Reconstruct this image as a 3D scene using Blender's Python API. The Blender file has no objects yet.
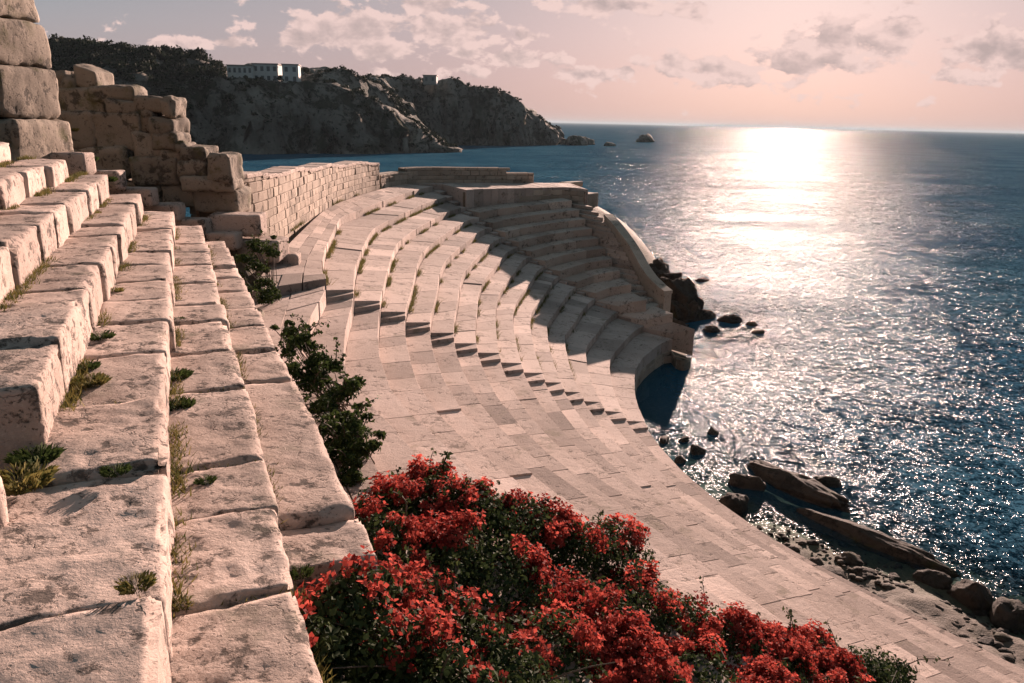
import bpy, math, random
import numpy as np
from mathutils import Vector, Matrix, noise as mn

random.seed(7); rng = np.random.default_rng(7)
SC = bpy.context.scene
COL = SC.collection
rad = math.radians

# ------------------------------------------------------------------ camera maths (measuring only)
FPX = 768.0
PITCH = math.atan((341.5-121.3)/FPX); ROLL = rad(1.3); CZ = 11.0; SEA = 1.0
Fv = np.array([0, math.cos(PITCH), -math.sin(PITCH)])
R0 = np.array([1., 0, 0]); U0 = np.cross(R0, Fv)
Rv = R0*math.cos(ROLL)+U0*math.sin(ROLL); Uv = np.cross(Rv, Fv)
Cv = np.array([0, 0, CZ])
def ray(x, y): return Fv+Rv*(x-512)/FPX-Uv*(y-341.5)/FPX
def at(x, y, z):
    d = ray(x, y); return Cv+d*((z-CZ)/d[2])
def at_y(x, y, Y):
    d = ray(x, y); return Cv+d*(Y/d[1])

# ------------------------------------------------------------------ helpers
def tag(o, label=None, cat=None, group=None, kind=None):
    if label: o['label'] = label
    if cat: o['category'] = cat
    if group: o['group'] = group
    if kind: o['kind'] = kind
    return o
def empty(name, loc, label, cat, group=None):
    o = bpy.data.objects.new(name, None); COL.objects.link(o)
    o.location = loc; o.empty_display_size = .3
    return tag(o, label, cat, group)
class MB:
    """collects vertices, faces and a per-face tint"""
    def __init__(s): s.v = []; s.f = []; s.t = []; s.n = 0
    def add(s, verts, faces, tint=.5):
        s.v.append(np.asarray(verts, float).reshape(-1, 3))
        n = s.n; s.f += [tuple(i+n for i in f) for f in faces]
        s.t += [tint]*len(faces) if np.isscalar(tint) else list(tint)
        s.n += len(verts)
    def build(s, name, mat, parent=None, origin=None, smooth=False):
        v = np.concatenate(s.v) if s.v else np.zeros((0, 3))
        if origin is None:
            origin = np.array(parent.location) if parent is not None and parent.parent is None else None
            if parent is not None and parent.parent is not None:
                origin = np.array(parent.parent.location)+np.array(parent.location)
        if origin is None: origin = np.zeros(3)
        me = bpy.data.meshes.new(name)
        me.from_pydata((v-np.array(origin)).tolist(), [], s.f)
        a = me.attributes.new('tint', 'FLOAT', 'FACE')
        a.data.foreach_set('value', np.asarray(s.t, 'f'))
        if smooth: me.polygons.foreach_set('use_smooth', [True]*len(s.f))
        for m in (mat if isinstance(mat, (list, tuple)) else [mat]): me.materials.append(m)
        o = bpy.data.objects.new(name, me); COL.objects.link(o)
        if parent is not None: o.parent = parent
        else: o.location = origin
        return o
def fast_mesh(name, v, q, mat, origin=(0, 0, 0), parent=None, smooth=False, tint=None, nper=4):
    """numpy mesh of equal-size polygons"""
    me = bpy.data.meshes.new(name)
    v = np.asarray(v, 'f')-np.asarray(origin, 'f'); q = np.asarray(q, np.int32)
    me.vertices.add(len(v)); me.vertices.foreach_set('co', v.ravel())
    me.loops.add(q.size); me.loops.foreach_set('vertex_index', q.ravel())
    me.polygons.add(len(q)); me.polygons.foreach_set('loop_start', np.arange(0, q.size, nper, dtype=np.int32))
    try: me.polygons.foreach_set('loop_total', np.full(len(q), nper, np.int32))
    except Exception: pass
    me.update(calc_edges=True); me.validate()
    if smooth: me.polygons.foreach_set('use_smooth', np.ones(len(me.polygons), bool))
    if tint is not None:
        a = me.attributes.new('tint', 'FLOAT', 'FACE'); a.data.foreach_set('value', np.asarray(tint, 'f'))
    me.materials.append(mat)
    o = bpy.data.objects.new(name, me); COL.objects.link(o)
    if parent is not None: o.parent = parent
    else: o.location = origin
    return o
def fbm(p, o=4):
    return mn.fractal(Vector(p), 1.0, 2.0, o)

# vectorised value noise (for terrain and cliffs)
_perm = rng.permutation(4096); _val = rng.random(4096)*2-1
def vnoise(P):
    P = np.asarray(P, float); i = np.floor(P).astype(int); f = P-i; f = f*f*(3-2*f)
    def h(a, b, c): return _val[_perm[(_perm[(_perm[a & 4095]+b) & 4095]+c) & 4095]]
    r = 0
    for dx in (0, 1):
        for dy in (0, 1):
            for dz in (0, 1):
                w = (f[..., 0] if dx else 1-f[..., 0])*(f[..., 1] if dy else 1-f[..., 1])*(f[..., 2] if dz else 1-f[..., 2])
                r = r+w*h(i[..., 0]+dx, i[..., 1]+dy, i[..., 2]+dz)
    return r
def vfbm(P, o=5, lac=2.07, g=.5):
    P = np.asarray(P, float); r = 0; a = 1
    for k in range(o): r = r+a*vnoise(P+k*17.3); P = P*lac; a *= g
    return r

# ------------------------------------------------------------------ materials
class NT:
    def __init__(s, nt): s.nt = nt
    def n(s, typ, ins=None, **kw):
        nd = s.nt.nodes.new(typ)
        for k, v in kw.items(): setattr(nd, k, v)
        for k, v in (ins or {}).items():
            sock = nd.inputs[k]
            if isinstance(v, bpy.types.NodeSocket): s.nt.links.new(v, sock)
            else: sock.default_value = v
        return nd
    def math(s, op, a, b=0.0, c=0.0, clamp=False):
        nd = s.nt.nodes.new('ShaderNodeMath'); nd.operation = op; nd.use_clamp = clamp
        for i, v in enumerate((a, b, c)):
            if isinstance(v, bpy.types.NodeSocket): s.nt.links.new(v, nd.inputs[i])
            else: nd.inputs[i].default_value = v
        return nd.outputs[0]
    def vec(s, op, a, b=(0, 0, 0)):
        nd = s.nt.nodes.new('ShaderNodeVectorMath'); nd.operation = op
        for i, v in enumerate((a, b)):
            if isinstance(v, bpy.types.NodeSocket): s.nt.links.new(v, nd.inputs[i])
            else: nd.inputs[i].default_value = v
        return nd.outputs['Value'] if op in ('DOT_PRODUCT', 'LENGTH') else nd.outputs[0]
    def ramp(s, fac, stops, interp='LINEAR'):
        nd = s.nt.nodes.new('ShaderNodeValToRGB'); cr = nd.color_ramp; cr.interpolation = interp
        while len(cr.elements) < len(stops): cr.elements.new(.5)
        for e, (p, c) in zip(cr.elements, stops):
            e.position = p; e.color = (*c, 1) if len(c) == 3 else c
        s.nt.links.new(fac, nd.inputs[0]); return nd.outputs[0]
    def noise(s, vec, scale, detail=4, rough=.55, dist=0.0, out='Fac'):
        return s.n('ShaderNodeTexNoise', {'Vector': vec, 'Scale': scale, 'Detail': detail, 'Roughness': rough, 'Distortion': dist}).outputs[out]
    def mix(s, fac, a, b, blend='MIX'):
        nd = s.nt.nodes.new('ShaderNodeMix'); nd.data_type = 'RGBA'; nd.blend_type = blend
        for sock, v in ((nd.inputs[0], fac), (nd.inputs[6], a), (nd.inputs[7], b)):
            if isinstance(v, bpy.types.NodeSocket): s.nt.links.new(v, sock)
            elif sock.type == 'RGBA': sock.default_value = (*v, 1)
            else: sock.default_value = v
        return nd.outputs[2]
def new_mat(name):
    m = bpy.data.materials.new(name); m.use_nodes = True; m.node_tree.nodes.clear()
    t = NT(m.node_tree); out = t.n('ShaderNodeOutputMaterial')
    return m, t, out
def stone_mat(name, a, b, spot, spotthr=.40, spotscale=7.0, spotamt=.75, bump=.5, moss=0.0, mosscol=(.09, .085, .03), big=.8, fine=38.0, rough=.9, tamt=.55, bdist=.03, mscale=1.7, crack=0.0):
    m, t, out = new_mat(name)
    pos = t.n('ShaderNodeNewGeometry').outputs['Position']
    at_ = t.n('ShaderNodeAttribute', attribute_name='tint').outputs['Fac']
    n1 = t.noise(pos, big, 5, .6, .2); n2 = t.noise(pos, spotscale, 8, .68, .12); n3 = t.noise(pos, fine, 6, .7)
    n4 = t.noise(pos, spotscale*.28, 5, .6)
    col = t.ramp(n1, [(.3, a), (.7, b)])
    col = t.mix(t.math('MULTIPLY', t.math('SUBTRACT', n3, .5), 1.6), col, (1, 1, 1), 'SOFT_LIGHT')
    n6 = t.noise(pos, spotscale*3.6, 4, .6)
    # dark weathering spots, gathered in patches
    thr = t.math('ADD', t.math('MULTIPLY', t.math('SUBTRACT', n4, .5), .42), spotthr)
    msk = t.ramp(t.math('ADD', t.math('SUBTRACT', thr, n2), .5), [(.49, (0, 0, 0)), (.56, (1, 1, 1))])
    pit = t.ramp(t.math('ADD', t.math('SUBTRACT', t.math('SUBTRACT', thr, .06), n6), .5), [(.49, (0, 0, 0)), (.55, (1, 1, 1))])
    msk = t.math('MULTIPLY', t.math('MAXIMUM', msk, t.math('MULTIPLY', pit, .85)), spotamt)
    col = t.mix(msk, col, spot)
    if crack:
        wv = t.vec('ADD', pos, t.vec('MULTIPLY', t.vec('SUBTRACT', t.noise(pos, 2.2, 5, .65, 0, 'Color'), (.5, .5, .5)), (.55, .55, .55)))
        vo = t.n('ShaderNodeTexVoronoi', {'Vector': wv, 'Scale': 1.15}, feature='DISTANCE_TO_EDGE').outputs['Distance']
        ck = t.ramp(vo, [(.002, (1, 1, 1)), (.010, (0, 0, 0))]); ck = t.math('MULTIPLY', ck, t.ramp(n4, [(.46, (0, 0, 0)), (.56, (1, 1, 1))]))
        ck = t.math('MULTIPLY', ck, crack); col = t.mix(ck, col, spot)
        msk = t.math('MAXIMUM', msk, ck)
    gain = t.math('ADD', t.math('MULTIPLY', at_, tamt), 1-tamt/2)
    col = t.mix(1.0, col, t.n('ShaderNodeCombineColor', {0: gain, 1: gain, 2: gain}).outputs[0], 'MULTIPLY')
    if moss:
        n5 = t.noise(pos, mscale, 6, .65)
        mm = t.ramp(n5, [(.62-.15*moss, (0, 0, 0)), (.74-.12*moss, (1, 1, 1))])
        col = t.mix(t.math('MULTIPLY', mm, .8), col, mosscol)
    h = t.math('ADD', t.math('MULTIPLY', n3, .35), t.math('MULTIPLY', n2, .9))
    h = t.math('SUBTRACT', h, t.math('MULTIPLY', msk, .35))
    bp = t.n('ShaderNodeBump', {'Height': h, 'Strength': bump, 'Distance': bdist})
    bs = t.n('ShaderNodeBsdfPrincipled', {'Base Color': col, 'Roughness': rough, 'Normal': bp.outputs[0]})
    bs.inputs['Specular IOR Level'].default_value = .2
    t.nt.links.new(bs.outputs[0], out.inputs[0])
    return m
def leaf_mat(name, c1, c2, rough=.5, trans=.25):
    m, t, out = new_mat(name)
    at_ = t.n('ShaderNodeAttribute', attribute_name='tint').outputs['Fac']
    col = t.ramp(at_, [(0, c1), (1, c2)])
    bs = t.n('ShaderNodeBsdfPrincipled', {'Base Color': col, 'Roughness': max(rough, .75)})
    bs.inputs['Specular IOR Level'].default_value = .12
    tr = t.n('ShaderNodeBsdfTranslucent', {'Color': col})
    mx = t.n('ShaderNodeMixShader', {0: trans, 1: bs.outputs[0], 2: tr.outputs[0]})
    t.nt.links.new(mx.outputs[0], out.inputs[0]); return m
def plain_mat(name, c, rough=.8, nscale=6, var=.25):
    m, t, out = new_mat(name)
    pos = t.n('ShaderNodeNewGeometry').outputs['Position']
    n = t.noise(pos, nscale, 5, .6)
    col = t.ramp(n, [(.3, tuple(x*(1-var) for x in c)), (.7, tuple(x*(1+var) for x in c))])
    bs = t.n('ShaderNodeBsdfPrincipled', {'Base Color': col, 'Roughness': rough})
    t.nt.links.new(bs.outputs[0], out.inputs[0]); return m

M_block = stone_mat('weathered_limestone', (.37, .285, .24), (.51, .405, .35), (.085, .07, .06), .432, 8.0, .92, .7, big=.7, tamt=.8, crack=.85, moss=.25, mosscol=(.17, .155, .115))
M_slab = stone_mat('paving_limestone', (.35, .272, .232), (.49, .39, .342), (.11, .088, .072), .405, 5.0, .7, .6, big=.45, tamt=.85, crack=.7, moss=.30, mosscol=(.20, .165, .12))
M_wing = stone_mat('seat_limestone', (.33, .265, .22), (.45, .365, .31), (.10, .08, .07), .425, 4.5, .75, .6, big=.5, tamt=.75, crack=.7)
M_wall = stone_mat('masonry_limestone', (.31, .245, .19), (.45, .36, .29), (.09, .075, .06), .40, 5.0, .75, .6, big=.6, tamt=.7)
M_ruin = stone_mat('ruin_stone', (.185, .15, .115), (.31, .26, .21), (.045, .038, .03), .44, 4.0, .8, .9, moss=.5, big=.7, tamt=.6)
M_mortar = plain_mat('old_mortar', (.16, .125, .09), .95, 5, .35)
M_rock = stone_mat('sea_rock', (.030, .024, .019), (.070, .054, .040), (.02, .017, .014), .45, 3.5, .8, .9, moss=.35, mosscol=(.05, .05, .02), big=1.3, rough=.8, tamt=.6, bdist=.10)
M_cliff = stone_mat('cliff_rock', (.11, .102, .09), (.36, .32, .27), (.028, .036, .02), .485, .22, .9, 1.0, moss=.62, mscale=.085, mosscol=(.03, .038, .018), big=.05, fine=1.1, tamt=.3, bdist=1.4)
M_leaf = leaf_mat('shrub_leaf', (.020, .036, .012), (.075, .105, .030))
M_bleaf = leaf_mat('bougainvillea_leaf', (.018, .032, .014), (.070, .095, .032))
M_bract = leaf_mat('red_bract', (.19, .020, .017), (.60, .115, .085), .6, .45)
M_stem = plain_mat('shrub_stem', (.09, .065, .045), .8, 20)
M_weed = leaf_mat('dry_weed', (.055, .072, .022), (.24, .195, .065), .7, .3)
M_wood = leaf_mat('far_foliage', (.012, .019, .010), (.040, .050, .022), .8, .1)
M_white = plain_mat('villa_plaster', (.62, .61, .58), .8, .6, .08)
M_grey = plain_mat('chapel_plaster', (.30, .29, .27), .8, .6, .12)
M_glass = plain_mat('dark_window', (.12, .13, .14), .3, 1, .1)
M_roof = plain_mat('roof_tile', (.30, .26, .23), .8, 1, .15)

# ------------------------------------------------------------------ block makers
def slab(mb, q, zt, zb, c=.02, tint=.5):
    """q: four ground corners counter-clockwise; zt: one height or four"""
    q = np.asarray(q, float); zt = np.broadcast_to(zt, 4).astype(float)
    cen = q.mean(0); d = cen-q; L = np.linalg.norm(d, axis=1, keepdims=True)+1e-9
    qi = q+d/L*c*1.4
    v = np.concatenate([np.c_[q, np.full(4, zb)], np.c_[q, zt-c], np.c_[qi, zt]])
    f = []
    for i in range(4):
        j = (i+1) % 4
        f += [(i, j, 4+j, 4+i), (4+i, 4+j, 8+j, 8+i)]
    f += [(8, 9, 10, 11), (3, 2, 1, 0)]
    a = q[1]-q[0]; b = q[3]-q[0]
    if a[0]*b[1]-a[1]*b[0] < 0: f = [x[::-1] for x in f]
    mb.add(v, f, tint)
def stone_face(mb, o, du, dn, dz, c=.02, tint=.5, jit=0.012):
    """chamfered wall stone: o corner, du along wall, dn outwards, dz up"""
    o, du, dn, dz = map(lambda x: np.asarray(x, float), (o, du, dn, dz))
    lu, lz = np.linalg.norm(du), np.linalg.norm(dz); u = du/lu; z = dz/lz; n = dn/np.linalg.norm(dn)
    p = [o, o+du, o+du+dz, o+dz]
    back = p; front = [x+dn-n*c for x in p]
    ins = [front[0]+(u+z)*c+n*c, front[1]+(-u+z)*c+n*c, front[2]+(-u-z)*c+n*c, front[3]+(u-z)*c+n*c]
    ins = [x+n*random.uniform(-jit, jit)+u*random.uniform(-jit, jit)*.5+z*random.uniform(-jit, jit)*.5 for x in ins]
    v = np.array(back+front+ins); f = []
    for i in range(4):
        j = (i+1) % 4
        f += [(i, j, 4+j, 4+i), (4+i, 4+j, 8+j, 8+i)]
    f += [(8, 9, 10, 11), (3, 2, 1, 0)]
    if np.dot(np.cross(du, dz), dn) < 0: f = [x[::-1] for x in f]
    mb.add(v, f, tint)
def rough_block(L, W, H, res=.06, r=.04, amp=.02, seed=0, lump=.03, chip=.05):
    """weathered squared block centred on its footprint, base at z = 0"""
    h = np.array([L, W, H])/2
    n = [max(2, min(46, int(round(x*2/res)))) for x in h]
    verts = {}; vl = []; faces = []
    def vid(p):
        k = tuple(np.round(p, 5))
        if k not in verts: verts[k] = len(vl); vl.append(k)
        return verts[k]
    for ax in range(3):
        a, b = [(1, 2), (2, 0), (0, 1)][ax]
        ga = np.linspace(-h[a], h[a], n[a]+1); gb = np.linspace(-h[b], h[b], n[b]+1)
        for sgn in (-1, 1):
            if ax == 2 and sgn < 0: gA = [ga[0], ga[-1]]; 
            ids = np.empty((len(ga), len(gb)), int)
            for i, x in enumerate(ga):
                for j, y in enumerate(gb):
                    p = np.zeros(3); p[ax] = sgn*h[ax]; p[a] = x; p[b] = y; ids[i, j] = vid(p)
            for i in range(len(ga)-1):
                for j in range(len(gb)-1):
                    f = (ids[i, j], ids[i+1, j], ids[i+1, j+1], ids[i, j+1])
                    faces.append(f if sgn > 0 else f[::-1])
    P = np.array(vl)
    rr = r
    core = np.clip(P, -(h-rr), h-rr); d = P-core; dl = np.linalg.norm(d, axis=1, keepdims=True)+1e-9
    N = d/dl
    P2 = core+N*rr
    S = np.array([seed*13.7, seed*7.1, seed*3.3])
    edge = (np.abs(d) > rr*.15).sum(1) >= 2
    w1 = vfbm(P2*1.6+S, 4); w2 = vfbm(P2*7+S*2, 4); w3 = vfbm(P2*3.1+S*3, 3)
    disp = lump*w1*.6+amp*w2*.55
    disp = disp-amp*1.6*np.clip(w2-.35, 0, 1)
    disp = disp-np.where(edge, chip*np.clip(w3+.05, 0, 1), 0)
    P2 = P2+N*disp[:, None]; P2[:, 2] += h[2]
    return P2, faces
def place(P, x, y, z, rz, tilt=(0, 0)):
    c, s = math.cos(rz), math.sin(rz)
    Q = P.copy()
    Q[:, 2] = P[:, 2]+P[:, 0]*tilt[0]+P[:, 1]*tilt[1]
    Q[:, 0] = P[:, 0]*c-P[:, 1]*s; Q[:, 1] = P[:, 0]*s+P[:, 1]*c
    return Q+np.array([x, y, z])
_ico = {}
def ico(sub):
    if sub not in _ico:
        import bmesh
        bm = bmesh.new(); bmesh.ops.create_icosphere(bm, subdivisions=sub, radius=1)
        _ico[sub] = (np.array([v.co[:] for v in bm.verts]), [tuple(v.index for v in f.verts) for f in bm.faces]); bm.free()
    return _ico[sub]
def boulder(cx, cy, zb, a, b, h, rz, seed, sub=4, rough=.35, angular=.5):
    V, Fc = ico(sub); S = np.array([seed*5.1, seed*9.7, seed*2.3])
    n = vfbm(V*1.1+S, 5)*rough
    # a few cut planes make facets
    rs = np.random.default_rng(seed); P = V*(1+n)[:, None]
    for k in range(7):
        d = rs.normal(size=3); d /= np.linalg.norm(d); lim = rs.uniform(.55, .9)
        e = P@d; P = P-np.outer(np.clip(e-lim, 0, None)*angular*1.5, d)
    P = P+V*(vfbm(V*5+S, 3)*.045)[:, None]
    P = P*np.array([a, b, h])
    P[:, 2] = P[:, 2]+h*.35
    return place(P, cx, cy, zb, rz), Fc

# ------------------------------------------------------------------ the theatre surface  (i = row edge 0..15, u = column)
def ZT(i): return 7.3-.38*i
def mcol(d):
    ks = sorted(d); P = np.array([d[k] for k in ks], float); out = np.empty((16, 2)); x = np.arange(16)
    for a in range(2):
        c = np.polyfit(ks, P[:, a], 3 if len(ks) > 6 else 2); y = np.polyval(c, x)+.8*np.interp(x, ks, P[:, a]-np.polyval(c, ks))
        for _ in range(2): y[1:-1] = .25*y[:-2]+.5*y[1:-1]+.25*y[2:]
        out[:, a] = y
    return out
def meas(d, dz=0): return {i: at(*p, ZT(i)+dz)[:2] for i, p in d.items()}
def WZ(u): return .1+.225*(u-9) if u < 11.01 else .3          # the right wing's rows lie a little higher
cA = meas(dict(enumerate([(326, 302), (353, 310), (380, 322), (405, 334), (430, 345), (455, 357), (478, 367), (502, 378), (527, 389), (550, 400), (568, 409), (584, 417)], 1)))
cA[15] = np.array([4.32, 21.6])
cB = meas({1: (326, 275), 2: (356, 285), 3: (385, 298), 7: (477, 318), 10: (531, 335), 12: (563, 352), 13: (583, 366), 14: (610, 378), 15: (634, 385)})
cC = meas({1: (341, 234), 2: (371, 251), 3: (398, 255), 7: (482, 295), 10: (536, 315), 12: (568, 337), 13: (590, 350), 14: (617, 361), 15: (644, 364)})
cM = meas({1: (365, 219), 2: (398, 228), 3: (425, 234), 7: (499, 271), 10: (550, 295), 12: (582, 316), 13: (603, 328), 14: (630, 345), 15: (662, 351)})
cD = meas({1: (434, 194), 3: (461, 217), 5: (489, 236), 7: (515, 256), 9: (543, 274), 10: (557, 285), 11: (574, 295), 12: (592, 306), 13: (616, 320), 14: (643, 337), 15: (672, 347)})
cE = meas({3: (563, 200), 4: (574, 211), 6: (584, 229), 8: (599, 248), 10: (612, 269), 11: (618, 280), 12: (628, 294), 13: (646, 311), 14: (664, 331), 15: (685, 344)}, .55)
cW = meas({3: (590, 208), 5: (608, 231), 7: (620, 250), 9: (632, 268), 11: (640, 288), 13: (652, 309), 14: (678, 329), 15: (700, 341)}, .3)
def lin(o, b): 
    o, b = np.array(o), np.array(b); return np.array([o+(b-o)*(i/15) for i in range(16)])
K = [lin((2.2, -2.8), (14.5, 5.0)), lin((.45, 1.3), (12.0, 8.2)), lin((-1.25, 5.3), (10.0, 10.35)), lin((-2.95, 9.3), (7.9, 13.1)), lin((-4.35, 12.6), (5.85, 16.2)),
     mcol(cA), mcol(cB), mcol(cC), mcol(cM), mcol(cD), None, mcol(cE), mcol(cW)]
K[5][0] = (-5.35, 15.2); K[6][0] = (-6.25, 20.2); K[7][0] = (-7.25, 28.0); K[8][0] = (-7.55, 34.5); K[9][0] = (-6.2, 44.0)
K[11][0] = (1.9, 47.7); K[12][0] = (3.3, 48.0)
for i in (1, 2):
    K[11][i] = K[11][0]+(K[11][3]-K[11][0])*(i/3); K[12][i] = K[12][0]+(K[12][3]-K[12][0])*(i/3)
mid = .5*(K[9]+K[11]); nrm = np.array([-.6, .75]); K[10] = mid+nrm*.55*np.linspace(1.1, .5, 16)[:, None]
K = np.array(K)                                             # (13, 16, 2)
UA, UD, UE, UW = 5.0, 9.0, 11.0, 12.0
def nspline(t, y):
    n = len(t); A = np.zeros((n, n)); b = np.zeros((n,)+y.shape[1:]); h = np.diff(t)
    A[0, 0] = A[-1, -1] = 1
    for k in range(1, n-1):
        A[k, k-1] = h[k-1]; A[k, k] = 2*(h[k-1]+h[k]); A[k, k+1] = h[k]
        b[k] = 6*((y[k+1]-y[k])/h[k]-(y[k]-y[k-1])/h[k-1])
    return np.linalg.solve(A, b)
KT = np.arange(13.0); KM = [nspline(KT, K[:, i]) for i in range(16)]
def edge(i, u):
    k = int(min(max(math.floor(u), 0), 11)); s = u-k; y = K[:, i]; m = KM[i]
    return y[k]*(1-s)+y[k+1]*s+((1-s)**3-(1-s))*m[k]/6+(s**3-s)*m[k+1]/6
def surf(i, u):
    a = int(min(max(math.floor(i), 0), 14)); s = i-a
    return edge(a, u)*(1-s)+edge(a+1, u)*s
def ulen(i, u): return np.linalg.norm(edge(i, u+.02)-edge(i, u-.02))/.04

theatre = empty('amphitheatre', (0, 25, 4), 'curved ancient stone theatre of stepped seat rows going down to the sea', 'amphitheatre')
def AO(k): return .11-.004*k
def tread(mb, k, ua, ub, z0_, slabl=(.7, 1.5), strips=1, tvar=1.0, drop=.62, c=.010, zj=.0035, gap=.003):
    """one row of slabs between row edges k and k+1"""
    for s in range(strips):
        f0, f1 = s/strips, (s+1)/strips
        u = ua
        while u < ub-1e-4:
            L = random.uniform(*slabl)
            du = L/max(ulen(k+.0 if False else k, u), .3)
            z = z0_
            u2 = u+du
            if u2 > ub-du*.35: u2 = ub
            mu = (u+u2)/2
            gl = gap/max(ulen(k, mu), .3)
            sk = random.uniform(-.02, .02)*du
            def p(f, uu):
                uu = uu+sk*(f-.5); a, b = edge(k, uu), edge(k+1, uu); return a+(b-a)*f
            g = gap/ max(np.linalg.norm(edge(k+1, mu)-edge(k, mu)), .2)
            jf = random.uniform(-.02, .012)
            q = [p(f0+g, u+gl), p(f1-g+jf, u+gl), p(f1-g+jf, u2-gl), p(f0+g, u2-gl)]
            zt = z+random.uniform(-zj, zj)-(random.uniform(.01, .035) if random.random() < .06 else 0)+np.array([random.uniform(-zj, zj)*.6 for _ in range(4)])
            if ua > UD: zt = zt+np.array([WZ(min(u, 11)), WZ(min(u, 11)), WZ(min(u2, 11)), WZ(min(u2, 11))])
            if UA+.1 < ua < UD: zt = zt+.10*(.5-np.array([f0, f1, f1, f0]))
            t = min(1, max(0, .5+random.gauss(0, .2*tvar)))
            if random.random() < .05: t = random.choice((.05, .98))
            slab(mb, q, zt, z-drop, c, t)
            u = u2
AISW = .16       # width of the aisles in u
for k in range(15):
    z = ZT(k)
    wide = k == 0
    # near paved steps, seen from above
    mb = MB(); tread(mb, k, 0.0, UA, z-AO(k), (.5, 1.7), 2 if wide else 1, 1.1, c=.006, zj=.002, gap=.0022)
    mb.build('paved_step', M_slab, theatre)
    # seats between the two stairs
    mb = MB(); tread(mb, k, UA+AISW, UD, z+AO(k), (.8, 1.6), 3 if wide else 1, .9)
    mb.build('seat_row', M_slab, theatre)
    # right wing
    if k >= 3:
        mb = MB(); tread(mb, k, UD+.13, UE if k < 13 else UE+.55, z+.14, (1.0, 2.0), 1, .7, zj=.003)
        mb.build('seat_row', M_wing, theatre)
# upper walk of the right wing and the wall below it
mb = MB()
for (f0, f1) in ((0, 1.2), (1.2, 3)):
    u = UD+.135
    while u < UW-.01:
        u2 = min(u+random.uniform(.12, .2), UW)
        if u2 > UW-.05: u2 = UW
        q = [surf(f0+.01, u+.002), surf(f1-.02, u+.002), surf(f1-.02, u2-.002), surf(f0+.01, u2-.002)]
        slab(mb, q, 7.44+random.uniform(-.01, .01), 5.95, .02, .5+random.gauss(0, .15)); u = u2
mb.build('upper_walk', M_slab, theatre)
def masonry(mb, curve, z0, z1, course=(.24, .34), length=(.35, .75), thick=.3, gap=.012, side=1, tv=.18, core=None):
    """coursed stones on one side of a plan polyline; z0, z1 functions of arc length s"""
    C_ = np.array(curve, float); seg = np.linalg.norm(np.diff(C_, axis=0), axis=1); S = np.r_[0, np.cumsum(seg)]
    def P(s): return np.array([np.interp(s, S, C_[:, 0]), np.interp(s, S, C_[:, 1])])
    Lt = S[-1]; zmin = min(z0(s) for s in S); zmax = max(z1(s) for s in S)
    z = zmin; row = 0
    while z < zmax-.05:
        h = random.uniform(*course); s = -random.uniform(0, .4)
        while s < Lt-.02:
            l = random.uniform(*length); a = max(s, 0); b = min(s+l, Lt); s += l
            if b-a < .06: continue
            m_ = (a+b)/2; lo = max(z, z0(m_)-.15); hi = min(z+h, z1(m_))
            if hi-lo < .07: continue
            pa, pb = P(a), P(b); d = pb-pa; dl = np.linalg.norm(d); d = d/dl
            n = np.array([d[1], -d[0]])*side
            stone_face(mb, (*(pa+d*gap/2), lo+gap/2), (*(d*(dl-gap)), 0), (*(n*thick*random.uniform(.92, 1.08)), 0), (0, 0, hi-lo-gap),
                       .018, min(1, max(0, .5+random.gauss(0, tv))))
        z += h; row += 1
def core_wall(mb, curve, off, z0, z1, tint=.5):
    """thin solid core behind the stones: offsets (o0, o1) to the right-hand side of the curve"""
    C_ = np.array(curve, float); seg = np.linalg.norm(np.diff(C_, axis=0), axis=1); S = np.r_[0, np.cumsum(seg)]
    T = np.gradient(C_, axis=0); T /= np.linalg.norm(T, axis=1, keepdims=True); N = np.c_[T[:, 1], -T[:, 0]]
    A = C_+N*off[0]; B = C_+N*off[1]; n = len(C_)
    zb = np.array([z0(s) for s in S]); zt = np.array([z1(s) for s in S])
    v = np.concatenate([np.c_[A, zb], np.c_[A, zt], np.c_[B, zb], np.c_[B, zt]]); f = []
    for i in range(n-1):
        f += [(i, i+1, n+i+1, n+i), (2*n+i+1, 2*n+i, 3*n+i, 3*n+i+1), (n+i, n+i+1, 3*n+i+1, 3*n+i), (i+1, i, 2*n+i, 2*n+i+1)]
    f += [(0, n, 3*n, 2*n), (n-1, 2*n+n-1, 3*n+n-1, n+n-1)]
    mb.add(v, f, tint)
wallc = [surf(2.9, u) for u in np.linspace(UD+.137, UE+.9, 24)]
mb = MB(); masonry(mb, wallc, lambda s: 6.1, lambda s: 7.32, (.26, .32), (.45, .9), .10, side=1)
if True: mb.build('podium_wall', M_wall, theatre)
mb = MB(); core_wall(mb, wallc, (.06, -.15), lambda s: 5.9, lambda s: 7.31); mb.build('podium_core', M_mortar, theatre)

def stair(name, ua, ub, k0, k1, zoff, nst, zlast=True, mat=M_slab):
    st = MB()
    base = None
    for k in range(k0, k1):
        for j in range(nst):
            f0, f1 = j/nst, (j+1)/nst
            z = ZT(k)+zoff-.38*j/nst+((.3 if ua > 10 else .05))
            a, b = random.uniform(-.03, .03)*.3, random.uniform(-.03, .03)*.3
            um = (ua+ub)/2
            q = [surf(k+f0+.012, ua+.004), surf(k+f1-.012, ua+.004), surf(k+f1-.012, ub-.004), surf(k+f0+.012, ub-.004)]
            s = MB(); slab(s, q, z+random.uniform(-.008, .008), z-.45, .015, .5+random.gauss(0, .18))
            if base is None:
                base = s.build(name, mat, theatre)
            else:
                s.build('step', mat, base)
    return base
stair('stair', UD, UD+.13, 1, 15, .14, 2)
stair('stair', UE, UW, 3, 13, .14, 2, mat=M_wing)
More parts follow.
